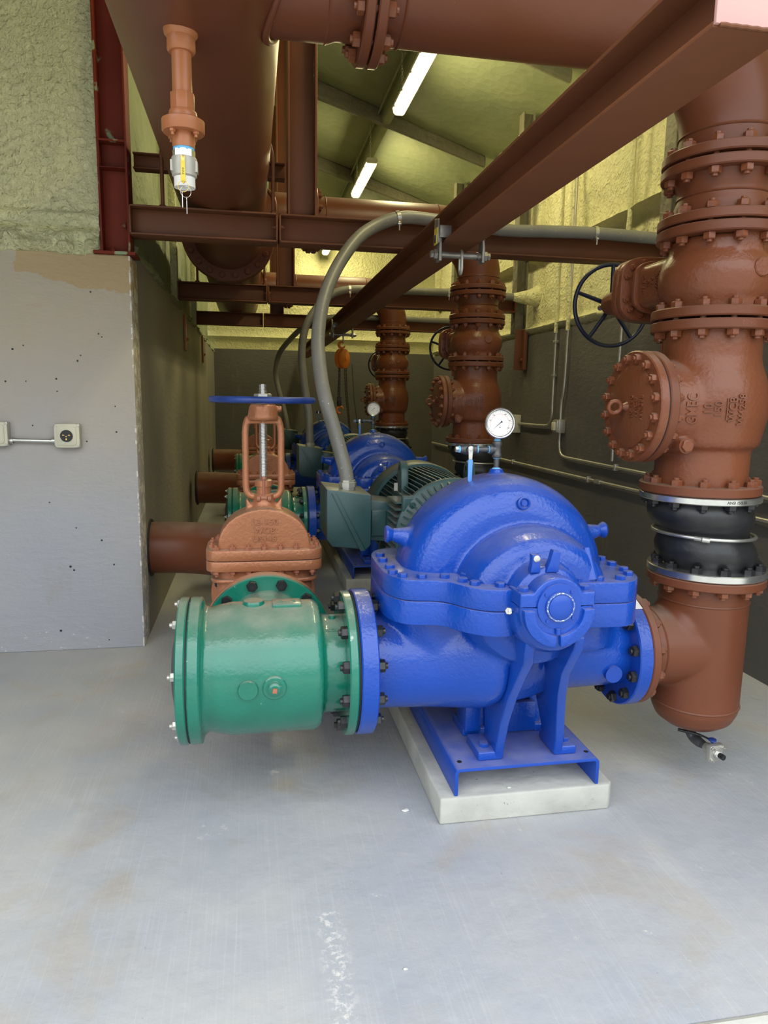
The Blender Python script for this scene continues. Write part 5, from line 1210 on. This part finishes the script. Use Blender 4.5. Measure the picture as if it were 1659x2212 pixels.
def on_body(u, v, w, t0, z0):       # lettering climbs the body
    z = z0 + u; a = t0 - v / .2; d = V(math.sin(a), -math.cos(a), 0); c_ = V(cx, UY, z)
    return onto(vb_, c_ + d * .4, -d, w, c_ + d * .2)
for s_, t0, sz in (('GMEC', T_[0], .036), ('10', T_[1], .036), ('150', T_[2], .034), ('\u2014\u2014', T_[3], .034), ('WCB', T_[4], .034), ('W4258', T_[5], .032)):
    text_part(s_, sz, lambda u, v, w, t0=t0: on_body(u, v, w - .001, t0, 1.385), 'oxide_cast', t, .007, space=1.1)

# ---------------- upper gate valve, stem pointing to the back
t = reg(thing('riser_gate_valve', 'brown gate valve above the near check valve, navy spoked handwheel turned to the back', 'gate valve', (1.594, UY, 1.69), 'gate valves on the risers'),
        'brown gate valve with navy handwheel on the middle riser', 'brown gate valve with navy handwheel on the farthest riser')
gxx = 1.592; gzc = 1.835
mb = MB(); mb.lathe([(0, 0), (.160, 0), (.160, .030), (.166, .045), (.180, .070), (.190, .10), (.192, .13), (.188, .155), (.174, .185), (.162, .205), (.160, .25), (0, .25)], (gxx, UY, 1.70), 'z', 64)
m_ = [(x, z) for x, z in superell(.150, .085, 5, 40, gxx, gzc)]
mb.prism([(x, z) for x, z in m_], 'xz', UY, UY + .32)
mb.prism([(gxx - .045, 1.70), (gxx + .045, 1.70), (gxx + .045, 1.97), (gxx - .045, 1.97)], 'xz', UY - .166, UY)
gb = obj('valve_body', mb, 'oxide_cast', t, remesh=(.0062, 6)); gb_ = surf(gb)
mb = MB(); mb.lathe([(0, 0), (.030, 0), (.030, .007), (.027, .010), (0, .010)], (gxx + .03, UY - .186, gzc + .005), '-y', 32); obj('cast_boss', mb, 'oxide_cast', t)
mb = MB(); mb.disc((gxx, UY, 1.687), 'z', .206, .033, .004, 72, hole=.14); obj('lower_flange', mb, 'oxide', t)
mb = MB(); mb.disc((gxx, UY, 1.950), 'z', .206, .033, .004, 72, hole=.14); obj('upper_flange', mb, 'oxide', t)
bolt_circle(t, (gxx, UY, 1.987), 'z', .178, 12, .0205, 'oxide_cast', g=.076)
for y0_, y1_, hx_, hz_ in ((.255, .275, .165, .098), (.31, .345, .190, .122), (.348, .385, .190, .122)):
    mb = MB(); mb.prism(superell(hx_, hz_, 4, 56, gxx, gzc), 'xz', UY + y0_, UY + y1_); obj('bonnet_flange' if y0_ > .3 else 'body_rib', mb, 'oxide_cast', t, bevel=.004)
for i in range(14):
    a = 2 * PI * (i + .5) / 14; e = superell(.172, .104, 3.4, 14 * 4, gxx, gzc)[(i * 4 + 2) % 56]
    bolt(t, (e[0], UY + .348, e[1]), 'y', .0120, 'oxide_cast', g=.076, spin=random.random())
mb = MB(); mb.prism(superell(.13, .075, 3, 40, gxx, gzc), 'xz', UY + .38, UY + .43); mb.cyl((gxx, UY + .40, gzc), (gxx, UY + .74, gzc), .088, .048)
for s_ in (-1, 1): mb.tube([(gxx + s_ * .05, UY + .50, gzc), (gxx + s_ * .055, UY + .60, gzc), (gxx + s_ * .04, UY + .71, gzc)], .013, 12, sub=4)
mb.cyl((gxx, UY + .69, gzc), (gxx, UY + .755, gzc), .052, .046)
obj('bonnet_yoke', mb, 'oxide_cast', t, remesh=(.0055, 4))
wy = UY + .775
mb = MB(); mb.torus((gxx + .02, wy, gzc), 'y', .178, .0095, 72, 12)
for q in range(5): a = q * 2 * PI / 5 + PI / 2 + .02; mb.cyl((gxx + .02 + .03 * math.cos(a), wy, gzc + .03 * math.sin(a)), (gxx + .02 + .174 * math.cos(a), wy, gzc + .174 * math.sin(a)), .0105, .0085, seg=12)
mb.cyl((gxx + .02, wy - .016, gzc), (gxx + .02, wy + .016, gzc), .038, seg=28); obj('handwheel', mb, 'navy', t)
mb = MB(); mb.cyl((gxx + .01, UY + .55, gzc), (gxx + .01, wy + .09, gzc), .013, seg=18); obj('stem', mb, 'stainless', t)
for i_, (s_, yo) in enumerate((('GMEC', .215), ('10', .185), ('150', .158), ('WCB', .128), ('W4160', .100))):
    text_part(s_, .025, lambda u, v, w, yo=yo: onto(gb_, (gxx - .4, UY + yo - v, gzc + u), (1, 0, 0), w, (gxx - .15, UY + yo - v, gzc + u)), 'oxide_cast', t, .006)

# ---------------- flanged reducer spool
t = reg(thing('pipe_spool', 'short brown flanged spool between the near riser gate valve and the elbow above', 'pipe spool', (gxx, UY, 2.0), 'flanged spools on the risers'),
        'short brown flanged spool above the middle riser gate valve', 'short brown flanged spool above the farthest riser gate valve')
mb = MB(); mb.lathe([(.14, 0), (.158, 0), (.158, .045), (.156, .060), (.148, .080), (.150, .100), (.160, .135), (.166, .160), (.14, .160)], (gxx, UY, 2.005), 'z', 64); obj('spool_barrel', mb, 'oxide', t)
mb = MB(); mb.disc((gxx, UY, 1.990), 'z', .206, .032, .004, 72, hole=.14); obj('lower_flange', mb, 'oxide', t)
mb = MB(); mb.disc((gxx, UY, 2.150), 'z', .206, .032, .004, 72, hole=.14); obj('upper_flange', mb, 'oxide', t)
mb = MB(); mb.torus((gxx, UY, 2.088), 'z', .149, .004, 64, 6); obj('weld_bead', mb, 'oxide', t)
bolt_circle(t, (gxx, UY, 2.187), 'z', .178, 12, .0205, 'oxide_cast', g=.076)

# ---------------- elbow and horizontal discharge pipe to the header
t = reg(thing('discharge_pipe', 'brown discharge pipe with large elbow crossing overhead above the near pump', 'pipe', (1.0, UY, 2.62), 'discharge pipes up to the header'),
        'brown discharge pipe crossing above the near cross beam, second from the doorway', 'brown discharge pipe farthest back, seen low between the posts')
R = .34; ex = gxx - R; ez = 2.28
pts = [(gxx, UY, 2.21), (gxx, UY, 2.26)] + [(ex + R * math.cos(a), UY, ez + R * math.sin(a)) for a in [PI / 2 * i / 20 for i in range(21)]] + [(1.0, UY, ez + R), (.385, UY, ez + R)]
mb = MB(); mb.tube(pts, .157, 56); obj('pipe_elbow', mb, 'oxide', t)
mb = MB(); mb.disc((gxx, UY, 2.192), 'z', .206, .032, .004, 72, hole=.14); obj('riser_flange', mb, 'oxide', t)
for c_, a_ in (((gxx, UY, 2.283), 'z'), ((ex, UY, 2.62), 'x'), ((.455, UY, 2.62), 'x')): mb = MB(); mb.torus(c_, a_, .157, .0045, 64, 6); obj('weld_bead', mb, 'oxide', t)
mb = MB(); mb.disc((.366, UY, 2.62), 'x', .218, .030, .004, 72, hole=.14); obj('flange', mb, 'oxide', t)
mb = MB(); mb.disc((.329, UY, 2.62), 'x', .218, .030, .004, 72, hole=.14); obj('flange', mb, 'oxide', t)
mb = MB(); mb.disc((.358, UY, 2.62), 'x', .190, .009, .001, 64, hole=.14); obj('gasket', mb, 'black', t)
bolt_circle(t, (.3625, UY, 2.62), 'x', .185, 12, .0215, 'oxide_cast', g=.070)
mb = MB(); mb.lathe([(.15, .0), (.157, .0), (.157, .07), (.165, .09), (.165, .28), (.165, .43)], (.335, UY, 2.62), '-x', 56); obj('branch_stub', mb, 'oxide', t)
mb = MB(); mb.torus((.235, UY, 2.62), 'x', .163, .005, 64, 6); obj('weld_bead', mb, 'oxide', t)
mb = MB()       # saddle weld where the stub meets the header
sp = []
for i in range(72):
    a = 2 * PI * i / 72; y = .172 * math.cos(a); z = .172 * math.sin(a)
    sp.append((HX + math.sqrt(max(0, (HR + .006) ** 2 - z * z)), UY + y, 2.62 + z))
mb.tube(sp, .012, 10, closed=True); obj('saddle_weld', mb, 'oxide', t)

# ---------------- copies for the middle and farthest units
D2, D3 = V(.065, 2.9, 0), V(.060, 6.1, 0)
for root, l2, l3 in unit:
    if l2: copytree(root, D2, l2)
    if l3: copytree(root, D3, l3)

# ---------------- loose chips on the floor and plinth
for x, y, z, s_, lb in ((.505, 2.19, 0, .010, 'small white concrete chip on the floor left of the near plinth'), (.85, 2.125, .0925, .006, 'tiny white chip on top of the near plinth in front of the blue channel'), (.36, 1.52, 0, .005, 'tiny white chip on the open floor in the foreground')):
    mb = MB(); mb.sph((x, y, z + s_ * .35), (s_ * 1.4, s_ * .9, s_ * .4), 8)
    for v in mb.bm.verts: v.co += V(random.uniform(-1, 1), random.uniform(-1, 1), random.uniform(-.2, .4)) * s_ * .25
    obj('concrete_chip', mb, 'chip', loc=(x, y, z), label=lb, cat='debris')
